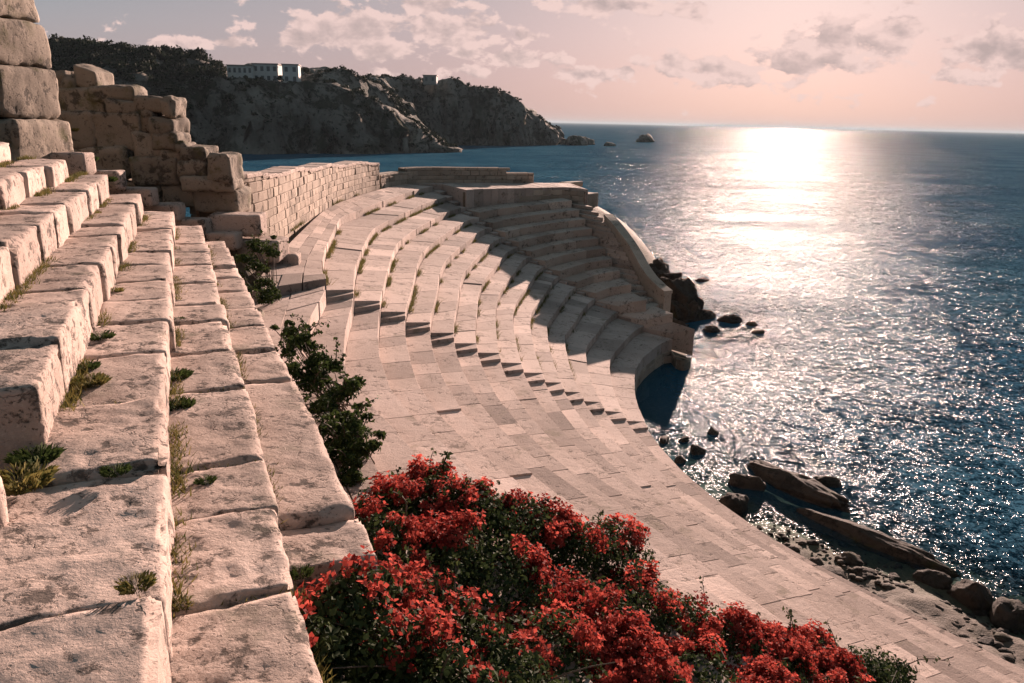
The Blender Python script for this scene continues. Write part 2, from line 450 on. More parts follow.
# the near aisle: a cheek-high block and one lower step on every row
base = None
for k in range(1, 15):
    for (u0, u1, dz) in ((UA+.085, UA+AISW, .02),):
        s = MB(); slab(s, [edge(k, u0)+0, edge(k+1, u0), edge(k+1, u1), edge(k, u1)], ZT(k)+.01, ZT(k)-.6, .012, .6)
        base = s.build('stair', M_slab, theatre) if base is None else (s.build('step', M_slab, base), base)[1]
    s = MB(); tread(s, k, UA, UA+.085, ZT(k)-AO(k), (.5, .9))
    s.build('step', M_slab, base)
s = MB(); tread(s, 0, UA, UA+AISW, ZT(0)-.1, (.5, .9), 2); s.build('step', M_slab, base)

# plinth under the lowest row
pl = [edge(15, u) for u in np.linspace(0, UE+.46, 90)]
mb = MB(); masonry(mb, pl, lambda s: -.9, lambda s: 1.5, (.35, .5), (.6, 1.2), .04, side=1, tv=.15)
mb.build('plinth', M_wall, theatre)
mb = MB(); core_wall(mb, pl, (.01, -.5), lambda s: -1.2, lambda s: 1.45); mb.build('plinth_core', M_mortar, theatre)

# end wall beside the right-hand stair
endw = empty('end_wall', (6, 41, 4), 'sloping solid stone wall closing the right end of the seats above the rocks', 'wall')
wi = np.linspace(4.5, 13.2, 24); inner = np.array([surf(i, UW+.0) for i in wi]); T = np.gradient(inner, axis=0); T /= np.linalg.norm(T, axis=1, keepdims=True)
Nn = np.c_[-T[:, 1], T[:, 0]]; Nn *= np.sign(Nn[:, :1]); inner = inner+Nn*.04; outer = inner+Nn*.40
hh = np.interp(wi, [4.5, 8, 13.2], [.40, .72, .95]); zt = np.array([ZT(i) for i in wi])+.14+.3+hh; zb = np.array([ZT(i) for i in wi])-1.2
mb = MB(); n = len(wi)
v = np.concatenate([np.c_[inner, zb], np.c_[inner, zt-.14], np.c_[outer, np.full(n, -1.)], np.c_[outer, zt-.14]]); f = []
for i in range(n-1):
    f += [(i+1, i, n+i, n+i+1), (2*n+i, 2*n+i+1, 3*n+i+1, 3*n+i), (n+i+1, n+i, 3*n+i, 3*n+i+1)]
f += [(0, 2*n, 3*n, n), (n-1, 2*n-1, 4*n-1, 3*n-1)]
mb.add(v, f, .5); mb.build('wall_body', M_wall, endw)
mb = MB(); ii = inner-Nn*.04; oo = outer+Nn*.05
for i in range(n-1):
    a, b = i, i+1
    v = np.array([(*ii[a], zt[a]-.137), (*ii[b], zt[b]-.137), (*oo[b], zt[b]-.137), (*oo[a], zt[a]-.137),
                  (*ii[a], zt[a]), (*ii[b], zt[b]), (*oo[b], zt[b]), (*oo[a], zt[a])])
    mb.add(v, [(4, 5, 6, 7)[::-1], (0, 1, 5, 4), (2, 3, 7, 6), (3, 0, 4, 7), (1, 2, 6, 5)], .62+.08*math.sin(i*1.7))
mb.build('coping', M_wall, endw)

# piers at the head of that wall
def plain_stone(name, x, y, z, L, W, H, rz, label, cat, group=None, mat=M_block, seed=1, res=.07, r=.04, amp=.02, tilt=(0, 0), lump=.03, tint=None, chip=.05):
    P, Fc = rough_block(L, W, H, res, r, amp, seed, lump, chip)
    Q = place(P, 0, 0, 0, rz, tilt); mb = MB(); mb.add(Q+np.array([x, y, z]), Fc, tint if tint is not None else random.uniform(.25, .75))
    o = mb.build(name, mat, origin=(x, y, z), smooth=True)
    return tag(o, label, cat, group)
plain_stone('wall_pier', 4.15, 47.4, 4.4, 2.0, 1.0, 2.5, rad(55), 'squared stone pier at the head of the sloping end wall, sea behind', 'pier', mat=M_wall, seed=301, r=.05)
plain_stone('coping_stone', 3.5, 49.3, 7.1, 1.7, .6, .32, rad(45), 'thin long stone lying on the far corner of the upper walk', 'stone', mat=M_wall, seed=302, r=.04)

# the far parapet behind the right wing's upper walk
cur = [surf(-.0, u)+np.array([-.25, .2]) for u in np.linspace(UD+.05, UE-.18, 16)]
def lowend(s0, s1, a, b): return lambda s: a if s < s0 else b
Ltot = sum(np.linalg.norm(np.diff(np.array(cur), axis=0), axis=1))
fp = empty('far_parapet', (*cur[0], 7), 'low straight masonry parapet behind the far upper walk, open sea behind it', 'wall')
ftop = lambda s: 8.32 if s < Ltot*.8 else 8.02
mb = MB(); masonry(mb, cur, lambda s: 6.6, ftop, (.22, .3), (.4, .8), .2, side=1); masonry(mb, [q+np.array([-.25, .3]) for q in cur], lambda s: 5.5, ftop, (.25, .34), (.4, .9), .2, side=-1)
mb.build('masonry', M_wall, fp)
mb = MB(); core_wall(mb, cur, (.05, -.45), lambda s: 5, lambda s: ftop(s)-.03); mb.build('wall_core', M_mortar, fp)

# the curved parapet on the left
pc = [(-7.75, 19.6), (-7.35, 21.4), (-7.5, 24.5), (-7.75, 28.0), (-7.95, 31.5), (-8.0, 35.0), (-7.75, 39.0), (-7.4, 41.2)]
def resample(c, n):
    c = np.array(c, float); t = np.arange(len(c), dtype=float); m = nspline(t, c); out = []
    for u in np.linspace(0, len(c)-1, n):
        k = min(int(u), len(c)-2); s = u-k
        out.append(c[k]*(1-s)+c[k+1]*s+((1-s)**3-(1-s))*m[k]/6+(s**3-s)*m[k+1]/6)
    return np.array(out)
pc = resample(pc, 40); L1 = np.linalg.norm(np.diff(pc, axis=0), axis=1).sum()
cp = empty('curved_parapet', (-7.5, 28, 7), 'tall curved wall of small squared stones along the top walk of the seats', 'wall')
top1 = lambda s: 9.42-.72*min(1, s/L1)+.05*math.sin(s*1.1)
mb = MB(); masonry(mb, pc, lambda s: 6.9, top1, (.2, .3), (.3, .7), .25, side=1, tv=.2); mb.build('masonry', M_wall, cp)
mb = MB(); masonry(mb, pc+np.array([-.35, 0]), lambda s: 5.5, top1, (.24, .34), (.4, .8), .2, side=-1); mb.build('outer_masonry', M_wall, cp)
mb = MB(); core_wall(mb, pc, (.1, -.5), lambda s: 5, lambda s: top1(s)-.05); mb.build('wall_core', M_mortar, cp)
mb = MB(); s = 0
S1 = np.r_[0, np.cumsum(np.linalg.norm(np.diff(pc, axis=0), axis=1))]
while s < L1-.3:
    l = random.uniform(.5, 1.1); b = min(s+l, L1)
    pa = np.array([np.interp(s+.01, S1, pc[:, k]) for k in (0, 1)]); pb = np.array([np.interp(b-.01, S1, pc[:, k]) for k in (0, 1)])
    d = (pb-pa)/np.linalg.norm(pb-pa); nn_ = np.array([d[1], -d[0]]); z = top1((s+b)/2)
    slab(mb, [pa-nn_*.6, pb-nn_*.6, pb+nn_*.28, pa+nn_*.28][::-1], z+.10+random.uniform(-.02, .02), z-.02, .03, .55+random.gauss(0, .15)); s += l
mb.build('coping', M_block, cp)
# its lower continuation
pc2 = resample([(-7.35, 41.4), (-6.9, 43.2), (-6.1, 45.0), (-5.2, 46.3)], 12); 
lp = empty('low_parapet', (-6.5, 43.5, 7), 'short lower stretch of parapet where the curved wall meets the far walk', 'wall')
mb = MB(); masonry(mb, pc2, lambda s: 6.9, lambda s: 8.12, (.22, .3), (.35, .7), .25, side=1); masonry(mb, pc2+np.array([-.3, .2]), lambda s: 5.5, lambda s: 8.12, (.24, .34), (.4, .8), .2, side=-1); mb.build('masonry', M_wall, lp)
mb = MB(); core_wall(mb, pc2, (.1, -.45), lambda s: 5, lambda s: 8.14); mb.build('wall_core', M_mortar, lp)

# ------------------------------------------------------------------ foreground rows of big blocks
dR = np.array([-.395, .919]); nR = np.array([.919, .395]); ROT = math.atan2(dR[1], dR[0])
def sp(s, o): return dR*s+nR*o
ORD = ['nearest', 'second', 'third', 'fourth', 'fifth', 'sixth', 'seventh', 'eighth', 'ninth', 'tenth', 'eleventh', 'twelfth', 'thirteenth', 'fourteenth', 'fifteenth', 'sixteenth', 'seventeenth', 'eighteenth', 'nineteenth', 'twentieth']
ROWS = [  # name, top z, right edge offset (near, far), joints along the row
    ('lowest row beside the bougainvillea', 8.35, (.96, .80), [4.3, 4.86, 7.95, 9.1, 10.25, 11.3, 12.5, 13.7, 14.7, 15.8, 16.9, 17.95]),
    ('second row above the bougainvillea', 8.70, (.37, .36), [2.1, 3.55, 4.45, 5.2, 6.8, 8.0, 9.25, 10.15, 11.5, 13.0, 14.2, 15.3, 16.5, 17.9]),
    ('third row above the bougainvillea', 9.05, (-.23, -.20), [.9, 2.0, 3.15, 4.5, 5.7, 6.95, 8.1, 9.05, 10.1, 11.2, 12.4, 13.6, 14.8, 16.2, 17.75]),
    ('fourth row with the tall mossy front', 9.45, (-.93, -.72), [5.0, 6.0, 7.8, 9.1, 10.3, 11.3, 12.3, 13.8, 15.3, 17.1]),
    ('fifth row at the left side', 9.85, (-1.55, -1.25), [7.0, 8.0, 9.35, 10.45, 11.55, 13.4, 15.0, 16.7]),
    ('sixth row at the far left', 10.2, (-2.2, -1.75), [9.3, 10.8, 12.3, 13.9, 15.9]),
    ('topmost row at the far left', 10.5, (-2.85, -2.4), [10.6, 12.2, 13.6, 15.0]),
]
seed = 10
SPLITJOINT = [0]*len(ROWS)
for ri, (rname, z, (oa, ob), J) in enumerate(ROWS):
    width = .62 if ri < 3 else (.66 if ri == 3 else .62)
    hgt = .62
    for bi in range(len(J)-1):
        seed += 1; s0, s1 = J[bi], J[bi+1]; L = s1-s0-random.uniform(.006, .018); sm = (s0+s1)/2
        o = oa+(ob-oa)*min(1, max(0, (sm-3)/14)) + random.uniform(-.02, .02)
        W = (1.35 if ri == 2 and sm < 4.6 else width+.09)+random.uniform(-.02, .02)
        c = sp(sm, o-W/2)
        dist = math.hypot(*c)+.5; res = min(.09, max(.03, dist*.0062))
        P, Fc = rough_block(L, W, hgt, res, .022+.010*random.random(), .022, seed, .028, .075)
        rz = ROT+rad(random.uniform(-1.0, 1.0))
        Q = place(P, 0, 0, 0, rz, (random.uniform(-.015, .015), random.uniform(-.03, .03)))
        zz = z-hgt+random.uniform(-.018, .018)
        mb = MB(); mb.add(Q+np.array([c[0], c[1], zz]), Fc, random.uniform(.3, .7))
        b = mb.build('stone_block', M_block, origin=(c[0], c[1], zz), smooth=True)
        last = bi == len(J)-2
        lab = ('nearest pale weathered block of the ' if bi == 0 else 'farthest pale weathered block of the ' if last else ORD[bi]+' weathered block from the near end of the ')+rname
        tag(b, lab, 'stone block', 'weathered limestone blocks of the foreground steps')
# far-end closing blocks (stepped row in shade before the ruined wall)
for k, (px_, py_, Y, L, W, H, lab) in enumerate([
    (237, 213, 18.9, 1.25, .7, .55, 'big shaded block on top of another at the right end of the stepped end stones'),
    (262, 238, 18.9, 1.1, .8, .55, 'shaded block beneath the biggest end stone, beside the curved wall'),
    (288, 253, 19.3, .55, .6, .45, 'small grey stone fallen at the foot of the curved wall'),
    (192, 218, 18.3, .8, .5, .40, 'shaded end stone behind the second foreground row'),
    (224, 232, 18.3, .7, .5, .40, 'low shaded end stone behind the lowest foreground row'),
    (163, 203, 18.1, .85, .5, .40, 'shaded end stone behind the third foreground row'),
    (132, 187, 17.6, 1.0, .5, .42, 'shaded end stone behind the fourth foreground row, grass beside it'),
    (98, 170, 17.0, 1.0, .5, .42, 'shaded end stone behind the fifth foreground row, ivy in front'),
    (68, 152, 15.8, .85, .5, .45, 'shaded end stone below the tower pier')]):
    p = at_y(px_, py_, Y)
    plain_stone('end_stone', p[0], p[1], p[2]-H, L, W, H+.0, rad(random.uniform(-6, 8)), lab, 'stone block', 'stepped stones closing the foreground rows', mat=M_block, seed=120+k, res=.06, r=.045, tint=.45)
p = at(-42, 485, 9.35); plain_stone('stone_block', p[0]-.25, p[1]+.15, 8.7, .5, .45, .68, rad(60), 'rounded pale block cut by the left picture edge, dry grass beside it', 'stone block', seed=140, r=.08)

# ------------------------------------------------------------------ tower pier and ruined wall on the left
tw = empty('tower_pier', (-9.6, 14.6, 9.6), 'tall leaning stump of a tower of large squared stones at the left', 'tower')
z = 10.0; k = 0
xr = at_y(58, 130, 14.65)[0]-.72
for h, nx in ((.85, 2), (.95, 2), (.85, 3), (.9, 2), (.8, 3), (.9, 2), (.8, 2)):
    zt_ = z+h
    inset = .13*(z-10.0)
    x1 = xr-inset; x0 = x1-3.2+inset
    xs = np.linspace(x0, x1, nx+1); xs[1:-1] += np.array([random.uniform(-.25, .25) for _ in range(nx-1)])
    for j in range(nx):
        k += 1
        P, Fc = rough_block(xs[j+1]-xs[j]-.02, 1.7, h-.015, .09, .05, .03, 400+k, .06, .07)
        cx = (xs[j]+xs[j+1])/2+random.uniform(-.03, .03)
        mb = MB(); mb.add(place(P, cx, 15.5+random.uniform(-.05, .05), z, rad(-4+random.uniform(-1, 1))), Fc, random.uniform(.3, .75))
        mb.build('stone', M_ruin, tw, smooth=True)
    z = zt_
rw = empty('ruined_wall', (-9, 18.6, 9), 'ruined stepped masonry wall with a broken top, left of the sea', 'wall')
STN = [  # px centre x, bottom y, px width, px height, depth
    (85, 150, 46, 34, 19.6), (130, 152, 46, 36, 19.6), (160, 160, 30, 24, 19.5), (185, 172, 24, 20, 19.4), (110, 178, 60, 28, 19.4), (165, 186, 46, 28, 19.3), (205, 184, 26, 22, 19.2),
    (92, 117, 46, 26, 19.9), (68, 92, 22, 18, 20.2), (97, 92, 22, 22, 20.1), (122, 103, 42, 15, 19.9), (80, 100, 12, 22, 20.0), (140, 118, 42, 16, 19.7), (163, 112, 34, 14, 19.7), (178, 118, 12, 18, 19.6),
    (174, 136, 24, 16, 19.5), (176, 152, 24, 18, 19.4), (155, 135, 22, 22, 19.7), (191, 153, 10, 10, 19.3), (204, 162, 26, 15, 19.2), (231, 182, 23, 26, 19.0), (205, 178, 28, 16, 19.15), (218, 192, 50, 14, 19.0), (60, 128, 30, 30, 20.0), (60, 162, 60, 34, 19.8), (105, 206, 60, 30, 19.5), (150, 212, 50, 28, 19.5), (192, 208, 40, 22, 19.4), (228, 214, 44, 24, 19.3)]
for k, (cx, by, w, h, Y) in enumerate(STN):
    p = at_y(cx, by, Y); sc = Y/FPX
    rot = rad(random.uniform(-5, 5)); tl = (random.uniform(-.06, .06), 0)
    if k == 9: tl = (-.35, 0)
    P, Fc = rough_block(w*sc*1.02, 1.0, h*sc*1.04, .08, .07, .03, 440+k, .09, .1)
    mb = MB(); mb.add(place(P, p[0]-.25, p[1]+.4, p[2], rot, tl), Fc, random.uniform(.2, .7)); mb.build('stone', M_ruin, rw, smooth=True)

# ------------------------------------------------------------------ ground under everything, beach and seabed
edge_d = [edge(15, u) for u in np.linspace(0, UW, 60)]
ctl = []
for u in np.linspace(0, 12, 40):
    for i in range(1, 15): ctl.append((*surf(i, u), ZT(i)-.75))
for u in np.linspace(5.3, 12, 24): ctl.append((*surf(.1, u), 6.6))
# outside of the upper walk: falling hillside
for u in np.linspace(6.4, 12, 20):
    a = edge(0, u); b = edge(1, u); d = (a-b)/np.linalg.norm(a-b)
    for dist, z in ((2, 5.8), (5, 3.5), (9, .5), (14, -3), (24, -8)): ctl.append((*(a+d*dist), z))
# seaward of the lowest row
def beach_h(u):   # ground height at the foot of the lowest row
    return float(np.interp(u, [0, 1.5, 3, 3.6, 4.3, 5, 6, 8, 12], [1.5, 1.5, 1.52, 1.48, 1.22, .7, .2, 0, -.4]))
for u in np.linspace(0, 12, 50):
    a = edge(15, u); b = edge(14, u); d = (a-b)/np.linalg.norm(a-b); h0 = beach_h(u)
    ctl.append((*(a-d*.5), min(h0, 1.2)))
    for dist in (.4, 1.5, 3, 4.5, 7, 10, 16):
        ctl.append((*(a+d*dist), h0-.17*dist if dist <= 4.5 else h0-.765-(dist-4.5)*.42))
for i in np.linspace(3, 15, 10):
    a = surf(i, UW); b = surf(i, UW-.2); d = (a-b)/np.linalg.norm(a-b)
    for dist, z in ((1.2, .8), (3, -.4), (7, -3), (14, -7)): ctl.append((*(a+d*dist), z))
# under the foreground rows, and the land to the left
for s in np.arange(-4, 18, 1.5):
    for o, z in ((1.5, 6.9), (.7, 7.4), (.1, 7.9), (-.5, 8.3), (-1.2, 8.7), (-1.8, 9.1), (-2.4, 9.4), (-3.2, 9.7), (-5, 9.9), (-9, 10.2), (-16, 10.5), (-28, 11)): 
        if o < 1.2 or s < 14: ctl.append((*sp(s, o), z))
for x, y, z in [(-7.2, 19, 8.3), (-8, 20, 8.4), (-9, 19, 8.6), (-10, 20, 8.8), (-11, 19, 9.0), (-12, 20.5, 9.0), (12, 50, -4), (16, 55, -7), (10, 58, -3), (22, 60, -9), (25, 48, -9), (18, 44, -7), (30, 70, -10), (14, 68, -9), (32, 45, -9), (22, 35, -8), (13, 62, -7), (6, 62, -3), (-13, 19, 9.4), (-16, 19, 9.5), (-9, 22, 6.5), (-12, 23, 6.5), (-16, 24, 6.5), (-9, 27, 4), (-12, 30, 2), (-20, 30, 2), (-30, 30, 2), (-12, 38, -2), (-20, 40, -3), (-34, 40, -3), (-12, 55, -7), (-30, 60, -8), (0, 75, -10), (25, 75, -10), (30, 30, -8), (30, 10, -7), (25, -5, -3), (20, 2, .4), (17, 5, .8), (18, 20, -5), (15, 28, -5)]:
    ctl.append((x, y, z))
ctl = np.array(ctl)
def ground_h(X, Y):
    X = np.asarray(X, float).ravel(); Y = np.asarray(Y, float).ravel(); out = np.empty(len(X))
    for a in range(0, len(X), 8000):
        d2 = (X[a:a+8000, None]-ctl[None, :, 0])**2+(Y[a:a+8000, None]-ctl[None, :, 1])**2+.02
        w = d2**-2.0; out[a:a+8000] = (w*ctl[None, :, 2]).sum(1)/w.sum(1)
    return out
def axis(lo, hi, fa, fb, fine, coarse):
    a = list(np.arange(lo, fa, coarse))+list(np.arange(fa, fb, fine))+list(np.arange(fb, hi+.01, coarse)); return np.array(a)
gx = axis(-36, 32, 3, 16, .11, .5); gy = axis(-8, 78, 8, 27, .11, .5)
GX, GY = np.meshgrid(gx, gy, indexing='ij'); H = ground_h(GX, GY).reshape(GX.shape)
nz_ = vfbm(np.stack([GX*.9, GY*.9, GX*0], -1), 5)*.10+vfbm(np.stack([GX*4, GY*4, GX*0+5], -1), 3)*.035
inside = H > 2.0
H = H+np.where(inside, nz_*.4, nz_)
nx_, ny_ = len(gx), len(gy); idx = np.arange(nx_*ny_).reshape(nx_, ny_)
q = np.stack([idx[:-1, :-1], idx[1:, :-1], idx[1:, 1:], idx[:-1, 1:]], -1).reshape(-1, 4)
m, t, out = new_mat('earth_and_sand')
pos = t.n('ShaderNodeNewGeometry').outputs['Position']; zc = t.n('ShaderNodeSeparateXYZ', {0: pos}).outputs[2]
n1 = t.noise(pos, 1.3, 6, .6); n2 = t.noise(pos, 14, 6, .7)
sand = t.ramp(n2, [(.3, (.055, .041, .029)), (.7, (.125, .095, .070))])
weedc = t.ramp(n2, [(.3, (.030, .032, .016)), (.7, (.095, .085, .045))])
soil = t.ramp(n2, [(.3, (.10, .075, .045)), (.7, (.24, .185, .115))])
wet = t.ramp(t.math('ADD', t.math('SUBTRACT', zc, SEA), t.math('MULTIPLY', t.math('SUBTRACT', n1, .5), .5)), [(.02, (0, 0, 0)), (.3, (1, 1, 1))])
col = t.mix(wet, weedc, sand)
col = t.mix(t.ramp(t.math('MULTIPLY', zc, .1), [(.2, (0, 0, 0)), (.3, (1, 1, 1))]), col, soil)
bp = t.n('ShaderNodeBump', {'Height': t.math('ADD', n2, n1), 'Strength': .8, 'Distance': .06})
bs = t.n('ShaderNodeBsdfPrincipled', {'Base Color': col, 'Roughness': .85, 'Normal': bp.outputs[0]}); t.nt.links.new(bs.outputs[0], out.inputs[0])
M_earth = m
o = fast_mesh('ground', np.stack([GX, GY, H], -1).reshape(-1, 3), q, M_earth, smooth=True); tag(o, kind='structure')

# ------------------------------------------------------------------ the sea
def geo(a, far, r=1.22, st=1.2):
    o = []; s = st; x = a
    while x < far: x += s; s *= r; o.append(x)
    return o
sx = np.array([-v for v in geo(36, 40000)][::-1]+list(np.arange(-36, 60, .6))+geo(60, 40000)); sy = np.array([-v for v in geo(8, 3000)][::-1]+list(np.arange(-8, 78, .6))+geo(78, 60000))
SX, SY = np.meshgrid(sx, sy, indexing='ij')
near = (SX > -36) & (SX < 32) & (SY > -8) & (SY < 78); dep = np.full(SX.shape, 9.0); dep[near] = SEA-ground_h(SX[near], SY[near])
idx = np.arange(SX.size).reshape(SX.shape); q = np.stack([idx[:-1, :-1], idx[1:, :-1], idx[1:, 1:], idx[:-1, 1:]], -1).reshape(-1, 4)
m, t, out = new_mat('sea_water')
pos = t.n('ShaderNodeNewGeometry').outputs['Position']
sep = t.n('ShaderNodeSeparateXYZ', {0: pos})
depth = t.n('ShaderNodeAttribute', attribute_name='depth').outputs['Fac']
def slope(scale, stretch, amp, detail=3, seedv=0.0, dist=.6):
    mp = t.n('ShaderNodeMapping', {'Vector': pos, 'Rotation': (0, 0, rad(-24+seedv*9)), 'Scale': (scale, scale*stretch, 1), 'Location': (seedv*31, seedv*17, seedv*5)}).outputs[0]
    c = t.noise(mp, 1.0, detail, .55, dist, out='Color')
    return t.vec('MULTIPLY', t.vec('SUBTRACT', c, (.5, .5, .5)), (amp*1.15, amp*1.15, 0))
cat = t.noise(t.n('ShaderNodeMapping', {'Vector': pos, 'Scale': (.012, .045, 1), 'Rotation': (0, 0, .25)}).outputs[0], 1, 4, .6, .8)   # wind patches
gust = t.math('ADD', t.math('MULTIPLY', t.math('SUBTRACT', cat, .5), 2.6), 1.05)
sl = slope(.28, 1.6, .30, 2, 1)
for (sc_, st_, am_, sd_) in ((.9, 1.4, .5, 2), (2.7, 1.3, .75, 3), (5.6, 1.2, 1.05, 4), (12.5, 1.1, 1.25, 5), (25.0, 1.0, 1.2, 6)):
    sl = t.vec('ADD', sl, slope(sc_, st_, am_, 1, sd_, .3))
slg = t.n('ShaderNodeVectorMath', {0: sl}, operation='SCALE'); t.nt.links.new(gust, slg.inputs['Scale'])
nrm_ = t.vec('NORMALIZE', t.vec('ADD', slg.outputs[0], (0, 0, 1)))
fres = t.n('ShaderNodeFresnel', {'IOR': 1.33, 'Normal': nrm_}).outputs[0]
gl = t.n('ShaderNodeBsdfGlossy', {'Color': (1, 1, 1, 1), 'Roughness': .12, 'Normal': nrm_})
deepc = t.ramp(t.noise(pos, .05, 3, .5), [(.35, (.013, .062, .108)), (.65, (.030, .098, .148))])
body = t.n('ShaderNodeBsdfDiffuse', {'Color': deepc, 'Normal': nrm_})
absb = t.math('SUBTRACT', 1.0, t.math('EXPONENT', t.math('MULTIPLY', t.math('MAXIMUM', depth, 0.0), -1.15)), clamp=True)
trc = t.mix(absb, (.86, .92, .90), (.22, .55, .54))
tr = t.n('ShaderNodeBsdfTransparent', {'Color': trc})
under = t.n('ShaderNodeMixShader', {0: absb, 1: tr.outputs[0], 2: body.outputs[0]})
fr2 = t.math('MULTIPLY', t.math('MINIMUM', fres, .22), .14, clamp=True)
surf_ = t.n('ShaderNodeMixShader', {0: fr2, 1: under.outputs[0], 2: gl.outputs[0]})
t.nt.links.new(surf_.outputs[0], out.inputs[0])
o = fast_mesh('sea', np.stack([SX, SY, SX*0+SEA], -1).reshape(-1, 3), q, m); tag(o, kind='structure')
a = o.data.attributes.new('depth', 'FLOAT', 'POINT'); a.data.foreach_set('value', dep.ravel().astype('f'))

# ------------------------------------------------------------------ rocks
def rock(name, px_, py_, a, b, h, rz, label, cat='rock', group=None, sub=4, z=0, zb=None, mat=M_rock, seed=None, rough=.35, ang=.5):
    p = at(px_, py_, z+SEA)
    global seed_r
    seed_r += 1; sd = seed or seed_r
    zb = SEA+(-h*.35 if zb is None else zb)
    P, Fc = boulder(0, 0, 0, a, b, h, rad(rz), sd, sub, rough, ang)
    mb = MB(); mb.add(P+np.array([p[0], p[1], zb]), Fc, random.uniform(.2, .8))
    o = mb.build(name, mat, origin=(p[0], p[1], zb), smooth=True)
    return tag(o, label, cat, group)
seed_r = 700
G1 = 'dark rocks standing in the shallow water'; G2 = 'boulders on the small beach'
# outcrop behind the end wall
oc = empty('rock_outcrop', (9.6, 40.5, 0), 'tall jagged dark rock outcrop in the sea beside the end wall', 'rock')
for k, (x, y, z, a, b, h) in enumerate([(8.6, 42.5, 1.0, 1.1, 1.4, 1.4), (8.9, 41.2, .4, 1.3, 1.3, 1.7), (9.2, 40.1, -.2, 1.4, 1.2, 1.5), (10.0, 40.4, -.4, 1.0, 1.1, 1.2), (8.8, 39.2, -.5, 1.0, .9, .9), (8.2, 44.0, .8, 1.3, 1.4, 1.6)]):
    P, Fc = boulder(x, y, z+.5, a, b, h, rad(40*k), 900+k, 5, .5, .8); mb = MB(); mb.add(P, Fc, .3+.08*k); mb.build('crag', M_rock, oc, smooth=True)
rock('sea_rock', 731, 321, .62, .5, .42, 10, 'round dark rock in the water right of the outcrop', group=G1)
rock('sea_rock', 751, 325, .30, .25, .2, 0, 'small dark rock just right of the round one in the glitter', group=G1)
rock('sea_rock', 759, 333, .35, .2, .15, 0, 'low flat dark rock at the right end of a line of three', group=G1)
rock('sea_rock', 711, 331, .4, .5, .3, 50, 'jagged low rock close under the tall outcrop', group=G1)
rock('sea_rock', 702, 281, .6, .3, .2, 20, 'thin rock ledge awash beyond the outcrop', group=G1)
for px_, py_, a, lab in [(681, 461, .25, 'small dark rock nearest the foot of the paving in the glitter'), (697, 452, .33, 'small dark rock next to a smaller one near the paving foot'), (713, 433, .24, 'small round rock far out in the shallow glitter'), (664, 441, .24, 'small dark rock close to the curved paving edge'), (684, 441, .2, 'tiny rock between two others near the curved paving edge')]:
    rock('sea_rock', px_, py_, a, a*.8, a*.7, random.uniform(0, 90), lab, group=G1, sub=3)
rock('sea_rock', 749, 486, .52, .33, .36, -30, 'dark oval rock beside the longest rock ridge', group=G1)
rock('sea_rock', 733, 506, .42, .40, .40, 0, 'round dark rock nearest the paving, below the oval one', group=G1)
rock('sea_rock', 828, 484, .44, .28, .22, -10, 'small dark rock on the seaward side of the long ridge', group=G1)
rock('rock_ridge', 800, 490, 1.75, .50, .46, -58, 'long bare rock ridge rising from the shallow water', group=None, sub=5, rough=.28)
rock('rock_ridge', 868, 540, 2.05, .40, .30, -50, 'lower long rock ridge continuing to the beach boulders', group=None, sub=5, rough=.3)
for px_, py_, a, b, h, z, lab in [
    (848, 562, .55, .42, .42, .1, 'dark boulder at the water edge, first right of the low ridge foot'), (866, 575, .5, .4, .36, .2, 'dark boulder just below the boulder at the water edge'),
    (832, 574, .55, .4, .36, .2, 'mossy boulder against the foot of the paving'), (815, 566, .4, .35, .3, .2, 'small mossy boulder left of the others at the paving foot'), (893, 577, .32, .25, .2, .1, 'low dark stone between the boulders and the ridge'),
    (934, 580, .62, .5, .42, .1, 'flat topped boulder at the inner end of the ridge'), (972, 597, .62, .55, .55, .2, 'tall brown boulder in the middle of the shore line'), (1010, 615, .65, .6, .55, .2, 'big brown boulder at the right edge of the picture'),
    (985, 640, .35, .2, .16, .5, 'flat dark stone lying alone on the sand'), (950, 622, .4, .3, .2, .4, 'pale flat boulder behind the brown ones on the sand'), (913, 600, .4, .3, .2, .3, 'low mossy stone in the beach pebbles'), (880, 598, .45, .35, .22, .3, 'broad flat stone in the middle of the pebbly beach'),
    (960, 652, .22, .16, .12, .6, 'small dark pebble stone near the paving on the sand'), (858, 590, .35, .3, .25, .3, 'dark stone under the group of shore boulders'), (1000, 657, .3, .22, .16, .6, 'small grey stone near the lower right corner')]:
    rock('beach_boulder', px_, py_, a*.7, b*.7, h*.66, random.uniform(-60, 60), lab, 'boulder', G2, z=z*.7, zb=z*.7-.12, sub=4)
# pebbles
V, Fc = ico(1); vs, qs, ts = [], [], []; n = 0; Fi = np.array(Fc)
cand = np.array([at(random.uniform(740, 1040), random.uniform(520, 700), .1+SEA)[:2] for _ in range(1150)])
hts = ground_h(cand[:, 0], cand[:, 1])
for (x, y), h in zip(cand, hts):
    if h < SEA-.7 or h > 1.75: continue
    r = min(.2, random.lognormvariate(-3.0, .6))
    P = V*(1+.25*vnoise(V*2+random.random()*90))[:, None]*np.array([r, r*random.uniform(.6, 1), r*.5])
    vs.append(place(P, x, y, h+r*.1, random.random()*6)); qs.append(Fi+n); n += len(P); ts += [random.random()]*len(Fi)
o = fast_mesh('pebbles', np.concatenate(vs), np.concatenate(qs), M_rock, tint=ts, nper=3, smooth=True); tag(o, 'loose dark pebbles strewn over the small beach', 'pebbles', kind='stuff')

